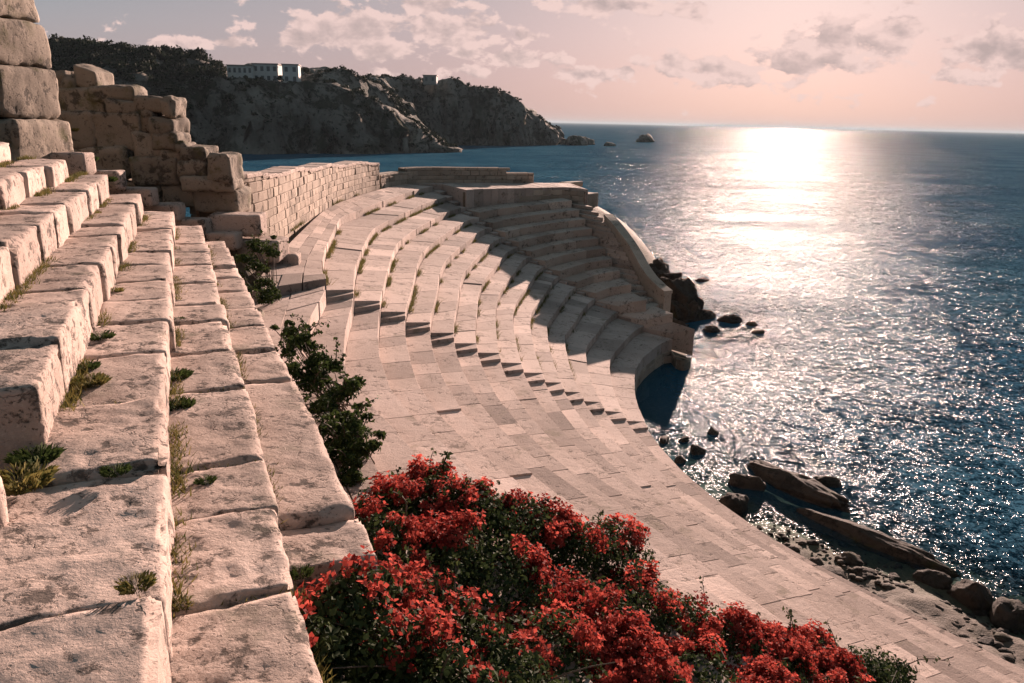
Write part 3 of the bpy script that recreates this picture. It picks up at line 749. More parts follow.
# ------------------------------------------------------------------ headland
def hz(x): return 121.4+(x-517)*.0227
coast = np.array([(-260, 120), (-190, 165), (-130, 190), (-95, 192), (-80, 206), (-66, 205), (-57, 219), (-46, 224), (-36, 236), (-27, 246), (-21, 257), (-27, 266), (-36, 280), (-40, 300), (-33, 316), (-20, 327), (-6, 335), (4, 343), (15, 356), (25, 371), (27, 381), (18, 395), (0, 420), (-40, 450), (-120, 500), (-260, 520)], float)
cc = resample(coast, 400)
cc = cc+np.c_[vfbm(np.c_[cc*.09, cc[:, :1]*0], 4), vfbm(np.c_[cc*.09+50, cc[:, :1]*0], 4)]*2.2+np.c_[vfbm(np.c_[cc*.03+3, cc[:, :1]*0], 2), vfbm(np.c_[cc*.03+70, cc[:, :1]*0], 2)]*5
hgx = np.concatenate([np.arange(-230, -110, 3.0), np.arange(-110, 40, .8)]); hgy = np.concatenate([np.arange(150, 185, 2.0), np.arange(185, 400, .8), np.arange(400, 470, 3.0)])
HX, HY = np.meshgrid(hgx, hgy, indexing='ij'); pts = np.c_[HX.ravel(), HY.ravel()]
# inside test and distance
inside = np.zeros(len(pts), bool); dmin = np.full(len(pts), 1e9)
for i in range(len(cc)):
    a, b = cc[i], cc[(i+1) % len(cc)]
    cond = ((a[1] > pts[:, 1]) != (b[1] > pts[:, 1]))
    with np.errstate(divide='ignore', invalid='ignore'):
        xi = (b[0]-a[0])*(pts[:, 1]-a[1])/(b[1]-a[1]+1e-12)+a[0]
    inside ^= cond & (pts[:, 0] < xi)
    if i < len(cc)-1:
        d = b-a; tt = np.clip(((pts-a)@d)/(d@d+1e-9), 0, 1); dmin = np.minimum(dmin, np.hypot(*(pts-a-tt[:, None]*d).T))
sd = np.where(inside, dmin, -dmin)
def skyp(x, y, Y):
    d = (hz(x)-y)/FPX*Y; p = at_y(x, hz(x), Y); return (p[0], Y, CZ+d)
HC = [skyp(10, 62, 225), skyp(75, 60, 230), skyp(130, 62, 232), skyp(170, 66, 235), skyp(205, 68, 238), skyp(235, 83, 236), skyp(265, 87, 236), skyp(298, 88, 238), skyp(320, 78, 246), skyp(345, 78, 252), skyp(365, 86, 260),
      skyp(385, 84, 300), skyp(410, 81, 312), skyp(430, 81, 318), skyp(450, 85, 330), skyp(475, 93, 340), skyp(497, 97, 348), skyp(514, 100, 354), skyp(524, 112, 358), skyp(545, 118, 364), skyp(558, 126, 368), skyp(568, 137, 372),
      skyp(385, 108, 250), skyp(410, 122, 250), skyp(432, 138, 252), skyp(446, 149, 254), skyp(355, 95, 244), (-200, 260, 30), (-150, 300, 32), (-90, 320, 30), (-60, 360, 27), (-20, 400, 22), (-100, 420, 22)]
HC = np.array(HC); d2 = (pts[:, None, 0]-HC[None, :, 0])**2+(pts[:, None, 1]-HC[None, :, 1])**2+4
w = d2**-1.6; top = (w*HC[None, :, 2]).sum(1)/w.sum(1)-SEA
p3 = np.c_[pts, np.zeros(len(pts))]
rid = 1-np.abs(vfbm(p3*.045, 4)); cr = vfbm(p3*.16+9, 4)
wdt = np.interp(pts[:, 0], [-140, -60, -30, 30], [22, 11, 7, 7])
flu = 1-2*np.abs(vfbm(p3*.085+31, 3)); tS = np.clip((sd+1.2*cr+3.2*(flu-.4)*np.clip(sd/4, 0, 1))/wdt, 0, 1)
prof = np.where(tS < .75, 1.12*tS**.8*.98, .0); prof = np.clip(np.interp(tS, [0, .15, .35, .6, .8, 1], [0, .42, .68, .86, .95, 1.0]), 0, 1)
Hh = np.where(sd > 0, prof*top*(1-.10*(1-rid))+cr*1.0*np.clip(sd/3, 0, 1)+.8*np.clip(sd, 0, 1), np.maximum(sd*.8, -4))
# ledges
Hh = Hh+np.where(sd > 0, .5*np.sin(Hh*1.3+cr*3)*np.clip(1-tS, 0, 1), 0)
jx = vfbm(np.c_[pts*.22, Hh*.3], 4); jy = vfbm(np.c_[pts*.22+40, Hh*.3], 4)
stp = np.clip(1-tS, 0, 1)*(sd > 0)
fx = vfbm(p3*.24+11, 3); fy = vfbm(p3*.24+77, 3)
PX = pts[:, 0]+(jx*2.6+fx*2.4)*stp; PY = pts[:, 1]+(jy*2.6+fy*2.4)*stp
idx = np.arange(HX.size).reshape(HX.shape); q = np.stack([idx[:-1, :-1], idx[1:, :-1], idx[1:, 1:], idx[:-1, 1:]], -1).reshape(-1, 4)
keep = (Hh[q] > -2).any(1); q = q[keep]
o = fast_mesh('headland', np.c_[PX, PY, Hh+SEA], q, M_cliff, smooth=False); tag(o, kind='structure')
Hh = Hh+SEA; Hgrid = Hh.reshape(HX.shape)
def head_z(x, y):
    i = np.searchsorted(hgx, x)-1; j = np.searchsorted(hgy, y)-1
    return Hgrid[np.clip(i, 0, len(hgx)-2), np.clip(j, 0, len(hgy)-2)]
def clumps(centres, radii, per, size, name, mat, label=None, cat=None, kind=None, squash=.75, parent=None, origin=(0, 0, 0), rs=rng):
    """crowns of many small leaf clumps"""
    C_ = np.repeat(np.asarray(centres), per, 0); R_ = np.repeat(np.asarray(radii), per)
    d = rs.normal(size=(len(C_), 3)); d /= np.linalg.norm(d, axis=1, keepdims=True); d[:, 2] = np.where(d[:, 2] < -.3, -d[:, 2], d[:, 2])
    rr = R_*(rs.random(len(C_))**.35)*(1+.25*vnoise(C_*.9+d*2.3))
    P = C_+d*rr[:, None]*np.array([1, 1, squash])
    sz = size*rs.uniform(.5, 1.3, len(P))
    a = rs.normal(size=P.shape); a /= np.linalg.norm(a, axis=1, keepdims=True); b = np.cross(a, d+.3*rs.normal(size=P.shape)); b /= np.linalg.norm(b, axis=1, keepdims=True)+1e-9
    v = np.stack([P-a*sz[:, None], P+b*sz[:, None]*.7, P+a*sz[:, None], P-b*sz[:, None]*.7], 1).reshape(-1, 3)
    q = np.arange(len(v)).reshape(-1, 4); tn = np.clip(rs.normal(.4, .25, len(P))+.15*np.repeat(rs.normal(size=len(centres)), per), 0, 1)
    o = fast_mesh(name, v, q, mat, origin=origin, parent=parent, tint=tn)
    if label or kind: tag(o, label, cat, kind=kind)
    return o
# wood on the headland's landward slope
cs, rs_ = [], []
tries = 0
while len(cs) < 900 and tries < 60000:
    tries += 1
    x = random.uniform(-135, -45); y = random.uniform(190, 300); z = float(head_z(x, y))
    if z < 2: continue
    s_ = np.array([x, y, z])-Cv; dd = s_@Fv; px_ = 512+FPX*(s_@Rv)/dd; py_ = 341.5-FPX*(s_@Uv)/dd
    if px_ < -60 or px_ > 252: continue
    lim = np.interp(px_, [0, 100, 180, 235, 255], [150, 125, 118, 105, 88])
    if py_ > lim+random.gauss(0, 4): continue
    if px_ > 222 and py_ < 87: continue
    cs.append((x, y, z+random.uniform(.6, 1.8))); rs_.append(random.uniform(1.2, 2.6))
clumps(cs, rs_, 70, .42, 'wood', M_wood, 'dark evergreen wood covering the landward slope of the headland', 'wood', 'stuff')
cs, rs_ = [], []; tries = 0
while len(cs) < 1500 and tries < 60000:
    tries += 1
    x = random.uniform(-80, 24); y = random.uniform(205, 385); z = float(head_z(x, y)); 
    spur = y < 268 and x > -48
    if z < (2.5 if spur else 7) or (not spur and random.random() < .55): continue
    if vnoise(np.array([[x*.13, y*.13, 3.3]]))[0] < -.12: continue
    cs.append((x, y, z+.1)); rs_.append(random.uniform(.5, 1.4))
clumps(cs, rs_, 30, .35, 'scrub', M_wood, 'low dark scrub dotted over the cliff tops', 'scrub', 'stuff')
# single trees beside the villas
for px_, Y, hgt, lab in [(307, 246, 2.6, 'small dark pine standing right of the white villas'), (283, 238, 2.0, 'low bushy tree between the two white villas'), (205, 238, 3.2, 'umbrella pine rising above the wood at its right end'), (395, 300, 2.6, 'dark round tree left of the chapel on the cliff')]:
    p = at_y(px_, hz(px_), Y); z = float(head_z(p[0], Y))
    tr_ = empty('pine_tree', (p[0], Y, z-.3), lab, 'tree')
    mb = MB(); an = np.linspace(0, 2*math.pi, 7)[:-1]
    v = np.concatenate([np.c_[np.cos(an)*.2, np.sin(an)*.2, an*0], np.c_[np.cos(an)*.1+.1, np.sin(an)*.1, an*0+hgt*.7]])+np.array(tr_.location)
    mb.add(v, [(i, (i+1) % 6, 6+(i+1) % 6, 6+i) for i in range(6)]); mb.build('trunk', M_stem, tr_)
    clumps([(p[0]+random.uniform(-.6, .6), Y+random.uniform(-.5, .5), z+hgt*.75+random.uniform(-.4, .4)) for _ in range(5)], [hgt*.38]*5, 60, .3, 'crown', M_wood, parent=tr_, origin=tr_.location)

# villas
def box(mb, c, s, rz=0, tint=.5):
    h = np.array(s)/2; P = np.array([(x*h[0], y*h[1], z*s[2]) for z in (0, 1) for x, y in ((-1, -1), (1, -1), (1, 1), (-1, 1))])
    mb.add(place(P, *c, rz), [(3, 2, 1, 0), (4, 5, 6, 7), (0, 1, 5, 4), (1, 2, 6, 5), (2, 3, 7, 6), (3, 0, 4, 7)], tint)
def villa(name, px0, px1, ytop, Y, depth, floors, label, cat, mat, nwin, zbase=None, rz=0.0, roofm=M_roof):
    p0 = at_y(px0, ytop, Y); p1 = at_y(px1, ytop, Y); cx = (p0[0]+p1[0])/2; w = p1[0]-p0[0]; zt = (p0[2]+p1[2])/2
    zg = float(head_z(cx, Y))-1.5 if zbase is None else zbase; h = zt-zg
    e = empty(name, (cx, Y, zg), label, cat)
    mb = MB(); box(mb, (cx, Y, zg), (w, depth, h), rz); mb.build('wall', mat, e)
    mb = MB(); box(mb, (cx, Y, zt+.005), (w+.5, depth+.5, .25), rz); mb.build('roof', roofm, e)
    for fl in range(floors):
        for k in range(nwin):
            mb = MB(); x = -w/2+w*(k+.5)/nwin; z = zt-1.9-2.6*fl
            c, s = math.cos(rz), math.sin(rz); lx, ly = x, -depth/2-.03
            box(mb, (cx+lx*c-ly*s, Y+lx*s+ly*c, z), (min(.9, w/nwin*.5), .1, 1.3), rz); wn = mb.build('window', M_glass, e)
    return e
villa('white_villa', 231, 256, 66.5, 239, 7, 2, 'long low white villa at the left of the villa group on the headland', 'house', M_white, 5)
villa('white_villa', 256, 281, 65, 241, 7, 2, 'higher white villa block in the middle of the villa group', 'house', M_white, 4)
villa('white_villa', 283.5, 299, 65.5, 238, 6, 2, 'square white villa standing apart at the right of the group', 'house', M_white, 2, rz=.15)
villa('chapel', 424, 437, 76, 317, 6, 1, 'small grey chapel on the highest edge of the far cliff', 'chapel', M_grey, 2, zbase=24.)
# skerries off the point
for k, (px_, py_, a, b, h, lab) in enumerate([(575, 145, 6, 6, 4.5, 'pointed rock stack just off the tip of the headland'), (586, 144.5, 4.5, 4, 3.6, 'lower rock stack second from the headland tip'), (609, 146, 2.8, 2.5, 1.6, 'tiny skerry between the headland and the lone islet'), (645, 142, 7.5, 5, 4.2, 'lone low islet out at sea right of the headland')]):
    rock('sea_stack', px_, py_, a, b, h, 15*k, lab, 'islet', 'rocks off the headland', mat=M_cliff, zb=-h*.3, seed=650+k)

# ------------------------------------------------------------------ plants
def leaves(P, N, size, rs, fold=.25, ratio=.62):
    n = len(P); up = N+.7*rs.normal(size=N.shape); up /= np.linalg.norm(up, axis=1, keepdims=True)
    a = np.cross(up, rs.normal(size=N.shape)); a /= np.linalg.norm(a, axis=1, keepdims=True)+1e-9; b = np.cross(up, a)
    s = (size*rs.uniform(.6, 1.25, n))[:, None]
    v = np.stack([P-a*s*.5, P+b*s*.5*ratio+up*s*fold*.4-a*s*.08, P+a*s*.55-up*s*.12, P-b*s*.5*ratio+up*s*fold*.4-a*s*.08], 1).reshape(-1, 3)
    q = np.arange(4*n).reshape(-1, 4)
    f = np.concatenate([q[:, [0, 1, 2]], q[:, [0, 2, 3]]]); return v, f
def tubes(paths, r0, r1, ns=5):
    mb = MB()
    for P in paths:
        P = np.array(P); n = len(P); T = np.gradient(P, axis=0); T /= np.linalg.norm(T, axis=1, keepdims=True)+1e-9
        a = np.cross(T, [.3, .2, .9]); a /= np.linalg.norm(a, axis=1, keepdims=True)+1e-9; b = np.cross(T, a); an = np.linspace(0, 2*math.pi, ns+1)[:-1]
        rr = np.linspace(r0, r1, n)[:, None, None]
        v = P[:, None]+rr*(np.cos(an)[None, :, None]*a[:, None]+np.sin(an)[None, :, None]*b[:, None])
        mb.add(v.reshape(-1, 3), [(i*ns+j, i*ns+(j+1) % ns, (i+1)*ns+(j+1) % ns, (i+1)*ns+j) for i in range(n-1) for j in range(ns)])
    return mb
def lobes_sample(lobes, n, rs, shell=.45):
    L = np.array(lobes); wgt = L[:, 3]**2; k = rs.choice(len(L), n, p=wgt/wgt.sum())
    d = rs.normal(size=(n, 3)); d /= np.linalg.norm(d, axis=1, keepdims=True)
    low = d[:, 2] < -.35; d[low, 2] *= -1
    r = L[k, 3]*(1-shell*rs.random(n)**1.6)*(1+.28*vfbm(L[k, :3]*3+d*2.2, 3))
    P = L[k, :3]+d*r[:, None]*np.array([1, 1, .85])
    # discard what lies deep within other lobes
    dd = np.linalg.norm(P[:, None]-L[None, :, :3], axis=2)/L[None, :, 3]
    ok = dd.min(1) > .45
    return P[ok], d[ok]
def shoots(lobes, n, rs, length=(.25, .5), outward=1.0):
    out = []; P, N = lobes_sample(lobes, n*3, rs, .2); 
    for p, d in list(zip(P, N))[:n]:
        L = rs.uniform(*length); d2 = d+np.array([0, 0, .8])+.3*rs.normal(size=3); d2 /= np.linalg.norm(d2); bend = np.array([rs.normal()*.25, rs.normal()*.25, -.35])
        out.append([p+d2*L*s+bend*L*s*s for s in np.linspace(-.3, 1, 7)])
    return out
def bougainvillea(name, lobes, label, nleaf, nclu, sd, base, topbias=.2, flor=(26, 48)):
    rs = np.random.default_rng(sd)
    e = empty(name, base, label, 'shrub', None)
    P, N = lobes_sample(lobes, int(nleaf*1.9), rs, .6)
    v, f = leaves(P, N, .055, rs)
    sh = shoots(lobes, 16, rs)
    for pth in sh:
        for p in pth[2:]:
            k = 4; PP = np.repeat([p], k, 0)+rs.normal(size=(k, 3))*.022; v2, f2 = leaves(PP, rs.normal(size=(k, 3)), .055, rs); f = np.concatenate([f, f2+len(v)]); v = np.concatenate([v, v2])
    nl = len(v)//4; tn = np.clip(rs.normal(.4, .28, nl), 0, 1); fast_mesh('foliage', v, f, M_bleaf, origin=base, parent=e, tint=np.concatenate([tn[:len(P)], tn[:len(P)], np.repeat(tn[len(P):], 2)]) if len(f) == 2*nl else None, nper=3)
    # woody stems
    paths = list(sh)
    for l in lobes:
        for _ in range(3):
            a = np.array(base)+rs.normal(size=3)*np.array([.3, .3, .05]); b = np.array(l[:3])+rs.normal(size=3)*l[3]*.4; m_ = (a+b)/2+np.array([0, 0, .25])
            paths.append([a*(1-s)**2+2*m_*s*(1-s)+b*s*s for s in np.linspace(0, 1, 8)])
    tubes(paths, .009, .004).build('stem', M_stem, e)
    # bract clusters
    C_, D_ = lobes_sample(lobes, nclu*14, rs, .12)
    msk = .8*vfbm(C_*1.5+sd, 3)+topbias+.55*D_[:, 2]+.25*D_[:, 1]; order = np.argsort(-msk-.25*rs.normal(size=len(msk)))
    chosen = []
    for i in order:
        if all(np.sum((C_[i]-C_[j])**2) > .075**2 for j in chosen): chosen.append(i)
        if len(chosen) >= nclu: break
    done, rest = [], []
    for i in chosen:
        c, d = C_[i]+D_[i]*.03, D_[i]; nf = int(rs.integers(*flor)); R_ = rs.uniform(.07, .13)
        off = rs.normal(size=(nf, 3)); off /= np.linalg.norm(off, axis=1, keepdims=True); off *= (R_*rs.random((nf, 1))**.5); 
        fc = c+off; fn = off/R_+d*.8; fn /= np.linalg.norm(fn, axis=1, keepdims=True)
        vs = []; 
        s = rs.uniform(.022, .035, nf)[:, None]
        a = np.cross(fn, rs.normal(size=fn.shape)); a /= np.linalg.norm(a, axis=1, keepdims=True); b = np.cross(fn, a)
        for k in range(3):
            th = k*2.094; u_ = a*math.cos(th)+b*math.sin(th); w_ = -a*math.sin(th)+b*math.cos(th)
            vs.append(np.stack([fc, fc+u_*s*.55+w_*s*.55+fn*s*.55, fc+u_*s*1.15+fn*s*.75, fc+u_*s*.55-w_*s*.55+fn*s*.55], 1))
        V_ = np.stack(vs, 1).reshape(-1, 3); q_ = np.arange(len(V_)).reshape(-1, 4)
        tn = np.clip(np.repeat(rs.normal(.45, .20, nf), 3)+rs.normal()*.22, 0, 1)
        if len(done) < 98: fast_mesh('flower_cluster', V_, q_, M_bract, origin=base, parent=e, tint=tn)
        else: rest.append((V_, tn))
        done.append(1)
    if rest:
        V_ = np.concatenate([a for a, b in rest]); o = fast_mesh('blossom', V_, np.arange(len(V_)).reshape(-1, 4), M_bract, origin=base, parent=e, tint=np.concatenate([b for a, b in rest])); o['kind'] = 'stuff'
    return e
def L3(px_, py_, z, r): p = at(px_, py_, z); return (p[0], p[1], p[2]-r*.55, r)
bougainvillea('bougainvillea', [L3(395, 500, 7.35, .45), L3(430, 490, 7.3, .5), L3(470, 505, 7.2, .55), L3(505, 520, 7.0, .55), L3(440, 545, 7.35, .5), L3(500, 570, 7.1, .55), L3(380, 530, 7.5, .4), L3(545, 530, 6.75, .5)],
              'red flowering bougainvillea whose top rises highest against the paving, in the middle of the mass', 9000, 215, 1, (-.6, 6.6, 5.9))
bougainvillea('bougainvillea', [L3(585, 540, 6.55, .5), L3(615, 545, 6.35, .5), L3(640, 600, 6.3, .55), L3(580, 600, 6.7, .55), L3(690, 620, 5.95, .5), L3(620, 660, 6.6, .55), L3(700, 670, 6.1, .5), L3(740, 640, 5.7, .45), L3(540, 640, 7.0, .5)],
              'red bougainvillea between the highest one and the low spread at the lower right', 9500, 215, 2, (1.2, 6.0, 5.2))
bougainvillea('bougainvillea', [L3(775, 650, 5.5, .45), L3(820, 655, 5.25, .45), L3(865, 665, 4.95, .42), L3(895, 668, 4.75, .30), L3(770, 700, 5.8, .5), L3(840, 700, 5.3, .5)],
              'low spreading red bougainvillea reaching the bottom right end of the flowers', 6500, 160, 3, (3.2, 5.6, 4.4))
bougainvillea('bougainvillea', [L3(345, 610, 7.75, .32), L3(400, 600, 7.7, .42), L3(450, 630, 7.6, .45), L3(360, 660, 7.85, .35), L3(430, 680, 7.75, .42), L3(500, 670, 7.4, .45), L3(350, 600, 7.95, .26), L3(338, 622, 8.0, .28), L3(372, 588, 7.95, .25), L3(325, 655, 8.05, .28), L3(335, 600, 8.38, .2), L3(362, 578, 8.36, .2), L3(312, 632, 8.4, .18), L3(350, 625, 8.2, .24), L3(390, 640, 7.95, .35)],
              'leafy green bougainvillea with few large red flowers beside the near blocks', 8500, 85, 4, (-.3, 4.5, 6.9), topbias=0, flor=(8, 18))
def bush(lobes, label, base, n, sd, size=.068, mat=M_leaf, name='shrub', nsh=34):
    rs = np.random.default_rng(sd); e = empty(name, base, label, 'shrub', 'green bushes along the lowest foreground row')
    lobes = [tuple(np.array(l)*np.array([1, 1, 1, .66])) for l in lobes]+[(l[0]+rs.normal()*l[3]*.9, l[1]+rs.normal()*l[3]*.9, l[2]+rs.normal()*l[3]*.5, l[3]*rs.uniform(.25, .55)) for l in lobes for _ in range(4)]
    P, N = lobes_sample(lobes, n, rs, .7); v, f = leaves(P, N, size, rs); sh = shoots(lobes, nsh, rs, (.15, .45))
    for pth in sh:
        for p in pth[2:]:
            PP = np.repeat([p], 3, 0)+rs.normal(size=(3, 3))*.02; v2, f2 = leaves(PP, rs.normal(size=(3, 3)), size, rs); f = np.concatenate([f, f2+len(v)]); v = np.concatenate([v, v2])
    tn = np.clip(rs.normal(.45, .28, len(f)), 0, 1); fast_mesh('foliage', v, f, mat, origin=base, parent=e, tint=tn, nper=3)
    paths = list(sh)
    for l in lobes:
        for _ in range(2):
            a = np.array(base)+rs.normal(size=3)*.08; b = np.array(l[:3]); m_ = (a+b)/2+np.array([0, 0, .1]); paths.append([a*(1-s)**2+2*m_*s*(1-s)+b*s*s for s in np.linspace(0, 1, 6)])
    tubes(paths, .010, .004).build('stem', M_stem, e); return e
def LB(px_, py_, Y, r): p = at_y(px_, py_, Y); return (p[0], p[1], p[2], r)
bush([LB(300, 345, 10.6, .26), LB(318, 365, 10.0, .30), LB(310, 385, 9.7, .28), LB(345, 395, 9.5, .26), LB(290, 335, 11.2, .2)], 'dark leafy shrub in front of the near stair, largest of the green bushes', (-2.4, 10.0, 7.1), 5200, 11)
bush([LB(325, 410, 9.0, .26), LB(345, 425, 8.6, .28), LB(338, 450, 8.2, .26), LB(356, 455, 8.0, .24), LB(350, 480, 7.6, .22)], 'green shrub just above the first red flowers beside the blocks', (-1.75, 8.4, 7.0), 4800, 12)
bush([LB(258, 250, 17.8, .30), LB(256, 268, 16.8, .30), LB(264, 285, 15.8, .28), LB(266, 300, 15.0, .24)], 'dark ivy bush below the shaded end stones by the curved wall', (-5.2, 16.4, 7.0), 4200, 13, .07)
# tufts of weeds
def tuft(px_, py_, z, r, label, n=60, green=True, sd=0):
    p = at(px_, py_, z); rs = np.random.default_rng(sd+3000); mb = MB(); 
    for k in range(n):
        a = rs.random()*6.283; b = p+np.array([math.cos(a), math.sin(a), 0])*r*.65*rs.random()**.5-np.array([0, 0, .03]); L = r*rs.uniform(.2, .6); w_ = .0022+.0016*rs.random()
        d = np.array([math.cos(a)*.6+rs.normal()*.3, math.sin(a)*.6+rs.normal()*.3, 1.]); d /= np.linalg.norm(d); sd_ = np.cross(d, [math.cos(a+1), math.sin(a+1), .2]); sd_ /= np.linalg.norm(sd_)
        mb.add([b-sd_*w_, b+sd_*w_, b+d*L*.6+sd_*w_*.8, b+d*L-np.array([0, 0, L*.25])], [(0, 1, 2), (0, 2, 3)], float(np.clip(rs.normal(.45, .25), 0, 1)))
    o = mb.build('weed_tuft', M_leaf if green else M_weed, origin=tuple(p)); return tag(o, label, 'weeds', 'weed tufts growing between the stones')
for k, (px_, py_, z, r, g, lab) in enumerate([
    (178, 318, 8.36+.35, .16, 1, 'small green tuft on the second row near its middle'), (174, 375, 8.72, .30, 1, 'broad dark green tuft between the second and third rows'), (176, 404, 8.72, .28, 1, 'green tuft nearest the viewer of the two between second and third rows'),
    (90, 380, 9.07, .26, 0, 'dry yellow tuft at the foot of the mossy front'), (100, 335, 9.07, .24, 1, 'green weed clump in the crack before the mossy front'), (112, 290, 9.07, .24, 0, 'dry weed clump midway along the mossy front'), (85, 365, 9.07, .22, 1, 'dark weed clump under the tall mossy block'),
    (115, 468, 9.1, .16, 1, 'flat green tuft in the joint of two third row blocks'), (135, 580, 9.1, .16, 0, 'yellow moss tuft on the third row near the viewer'), (160, 522, 8.75, .15, 1, 'weed tuft in the step crack beside the third row'), (205, 478, 8.72, .14, 1, 'small tuft in the joint of two second row blocks'),
    (180, 600, 8.72, .14, 0, 'dry tuft in the crack beside the nearest third row block'), (300, 570, 8.4, .16, 1, 'green tuft between the nearest two lowest blocks'), (20, 480, 9.1, .34, 0, 'wide dry grass patch at the left edge below the rows'), (35, 455, 9.1, .26, 1, 'green grass clump at the left edge near the bright stone'),
    (331, 275, 6.95, .26, 1, 'green clump where the first seat row meets the top walk'), (366, 258, 6.6, .28, 1, 'bright green clump on the second seat row'), (398, 228, 6.3, .2, 1, 'small clump along the third seat row'), (424, 240, 5.9, .25, 1, 'weed clump further along the fourth seat row'), (330, 215, 7.3, .3, 1, 'weed clump at the foot of the curved wall'), (290, 245, 7.3, .22, 0, 'dry clump at the near foot of the curved wall'),
    (85, 160, 10, .5, 1, 'ivy clump over the stones under the ruined wall'), (105, 180, 9.7, .45, 1, 'green clump beside the fourth row end stone'), (70, 130, 10.6, .35, 0, 'dry grass clump at the tower foot')]):
    tuft(px_, py_, z, r*.62, lab, 260 if r < .25 else 520, bool(g), k)
# fine weeds along cracks and row feet
vs, ts, n = [], [], 0
def weed_line(pts_, dens, hgt, spread=.03):
    for a, b in zip(pts_[:-1], pts_[1:]):
        L = np.linalg.norm(b-a)
        for _ in range(max(1, int(L*dens))):
            s = random.random(); p = a+(b-a)*s
            if vnoise((p*1.4)[None])[0] < .0: continue
            p = p+np.array([random.gauss(0, spread), random.gauss(0, spread), 0]); h = hgt*random.uniform(.3, 1.2); an = random.random()*6.28; w_ = .008
            c_, s_ = math.cos(an), math.sin(an); tip = p+np.array([random.gauss(0, .5)*h, random.gauss(0, .5)*h, h])
            vs.append([p-np.array([c_, s_, 0])*w_, p+np.array([c_, s_, 0])*w_, tip]); ts.append(min(1, max(0, random.gauss(.45, .3))))
for ri, (rname, z, (oa, ob), J) in enumerate(ROWS):
    if ri == 0: continue
    zz = ROWS[ri-1][1]
    weed_line([np.array([*sp(s, oa+(ob-oa)*min(1, max(0, (s-3)/14))+.02), zz-.03]) for s in np.arange(J[0], 17.5, .5)], 420, .08, .04)
    for s in J[1:-1]:
        weed_line([np.array([*sp(s, oa-.02), z-.05]), np.array([*sp(s, oa-.58), z-.05])], 60, .06, .015)
for k in range(1, 13):
    weed_line([np.array([*(edge(k, u)+(edge(k+1, u)-edge(k, u))*.05), ZT(k)+.14]) for u in np.linspace(5.3, 8.9, 30)], 150-6*k, .17, .045)
weed_line([np.array([*(p+np.array([.28, 0])), 7.42]) for p in pc], 90, .16, .06)
vs = np.array(vs).reshape(-1, 3); o = fast_mesh('crack_weeds', vs, np.arange(len(vs)).reshape(-1, 3), M_weed, tint=ts, nper=3); tag(o, 'thin dry weeds growing along the cracks between the stones', 'weeds', kind='stuff')

# ------------------------------------------------------------------ sky, sun, camera
SUN_EL, SUN_AZ = rad(12.5), rad(18.6)        # azimuth clockwise from +Y
wd = bpy.data.worlds.new('World'); SC.world = wd; wd.use_nodes = True; wd.node_tree.nodes.clear(); t = NT(wd.node_tree)
sky = t.n('ShaderNodeTexSky', sky_type='NISHITA', sun_disc=False, sun_elevation=SUN_EL, sun_rotation=SUN_AZ, air_density=1.0, dust_density=2.0, ozone_density=1.0)
vdir = t.n('ShaderNodeTexCoord').outputs['Generated']; sp_ = t.n('ShaderNodeSeparateXYZ', {0: vdir})
yc = t.math('MAXIMUM', sp_.outputs[1], .08); U = t.math('DIVIDE', sp_.outputs[0], yc); V_ = t.math('DIVIDE', sp_.outputs[2], yc)
uv = t.n('ShaderNodeCombineXYZ', {0: U, 1: V_, 2: 0.0}).outputs[0]
BL = [(350, 30, 60, 22, 1.0), (300, 38, 30, 12, .9), (380, 48, 45, 12, .9), (450, 30, 50, 20, .95), (425, 5, 60, 10, .8), (210, 43, 60, 6, .75), (525, 36, 18, 7, .85), (520, 58, 40, 9, .9), (590, 75, 28, 9, .9), (470, 52, 24, 6, .7), (625, 72, 14, 7, .8), (460, 72, 40, 9, .55), (370, 75, 50, 9, .55),
      (700, 66, 60, 14, .9), (800, 62, 80, 14, .85), (845, 42, 60, 16, 1.0), (900, 26, 40, 12, .95), (690, 8, 18, 8, .8), (610, 3, 60, 12, .9), (1000, 50, 60, 22, 1.0), (960, 75, 40, 10, .7), (740, 80, 120, 10, .5)]
tot = None
for (x, y, a, b, s) in BL:
    d = ray(x, y); u0, v0 = d[0]/d[1], d[2]/d[1]
    e = t.vec('MULTIPLY', t.vec('SUBTRACT', uv, (u0, v0, 0)), (FPX/a, FPX/b, 0)); g = t.math('MULTIPLY', t.math('EXPONENT', t.math('MULTIPLY', t.vec('DOT_PRODUCT', e, e), -1.0)), s)
    tot = g if tot is None else t.math('MAXIMUM', tot, g)
np_ = t.n('ShaderNodeMapping', {'Vector': uv, 'Scale': (1, 1.7, 1)}).outputs[0]
cn = t.noise(np_, 25, 9, .56, .1); cn2 = t.noise(np_, 60, 5, .6)
cl = t.math('ADD', t.math('MULTIPLY', tot, .70), t.math('ADD', t.math('MULTIPLY', t.math('SUBTRACT', cn, .5), 1.9), t.math('MULTIPLY', t.math('SUBTRACT', cn2, .5), .35)))
cov = t.ramp(cl, [(.22, (0, 0, 0)), (.36, (1, 1, 1))])
elev = sp_.outputs[2]
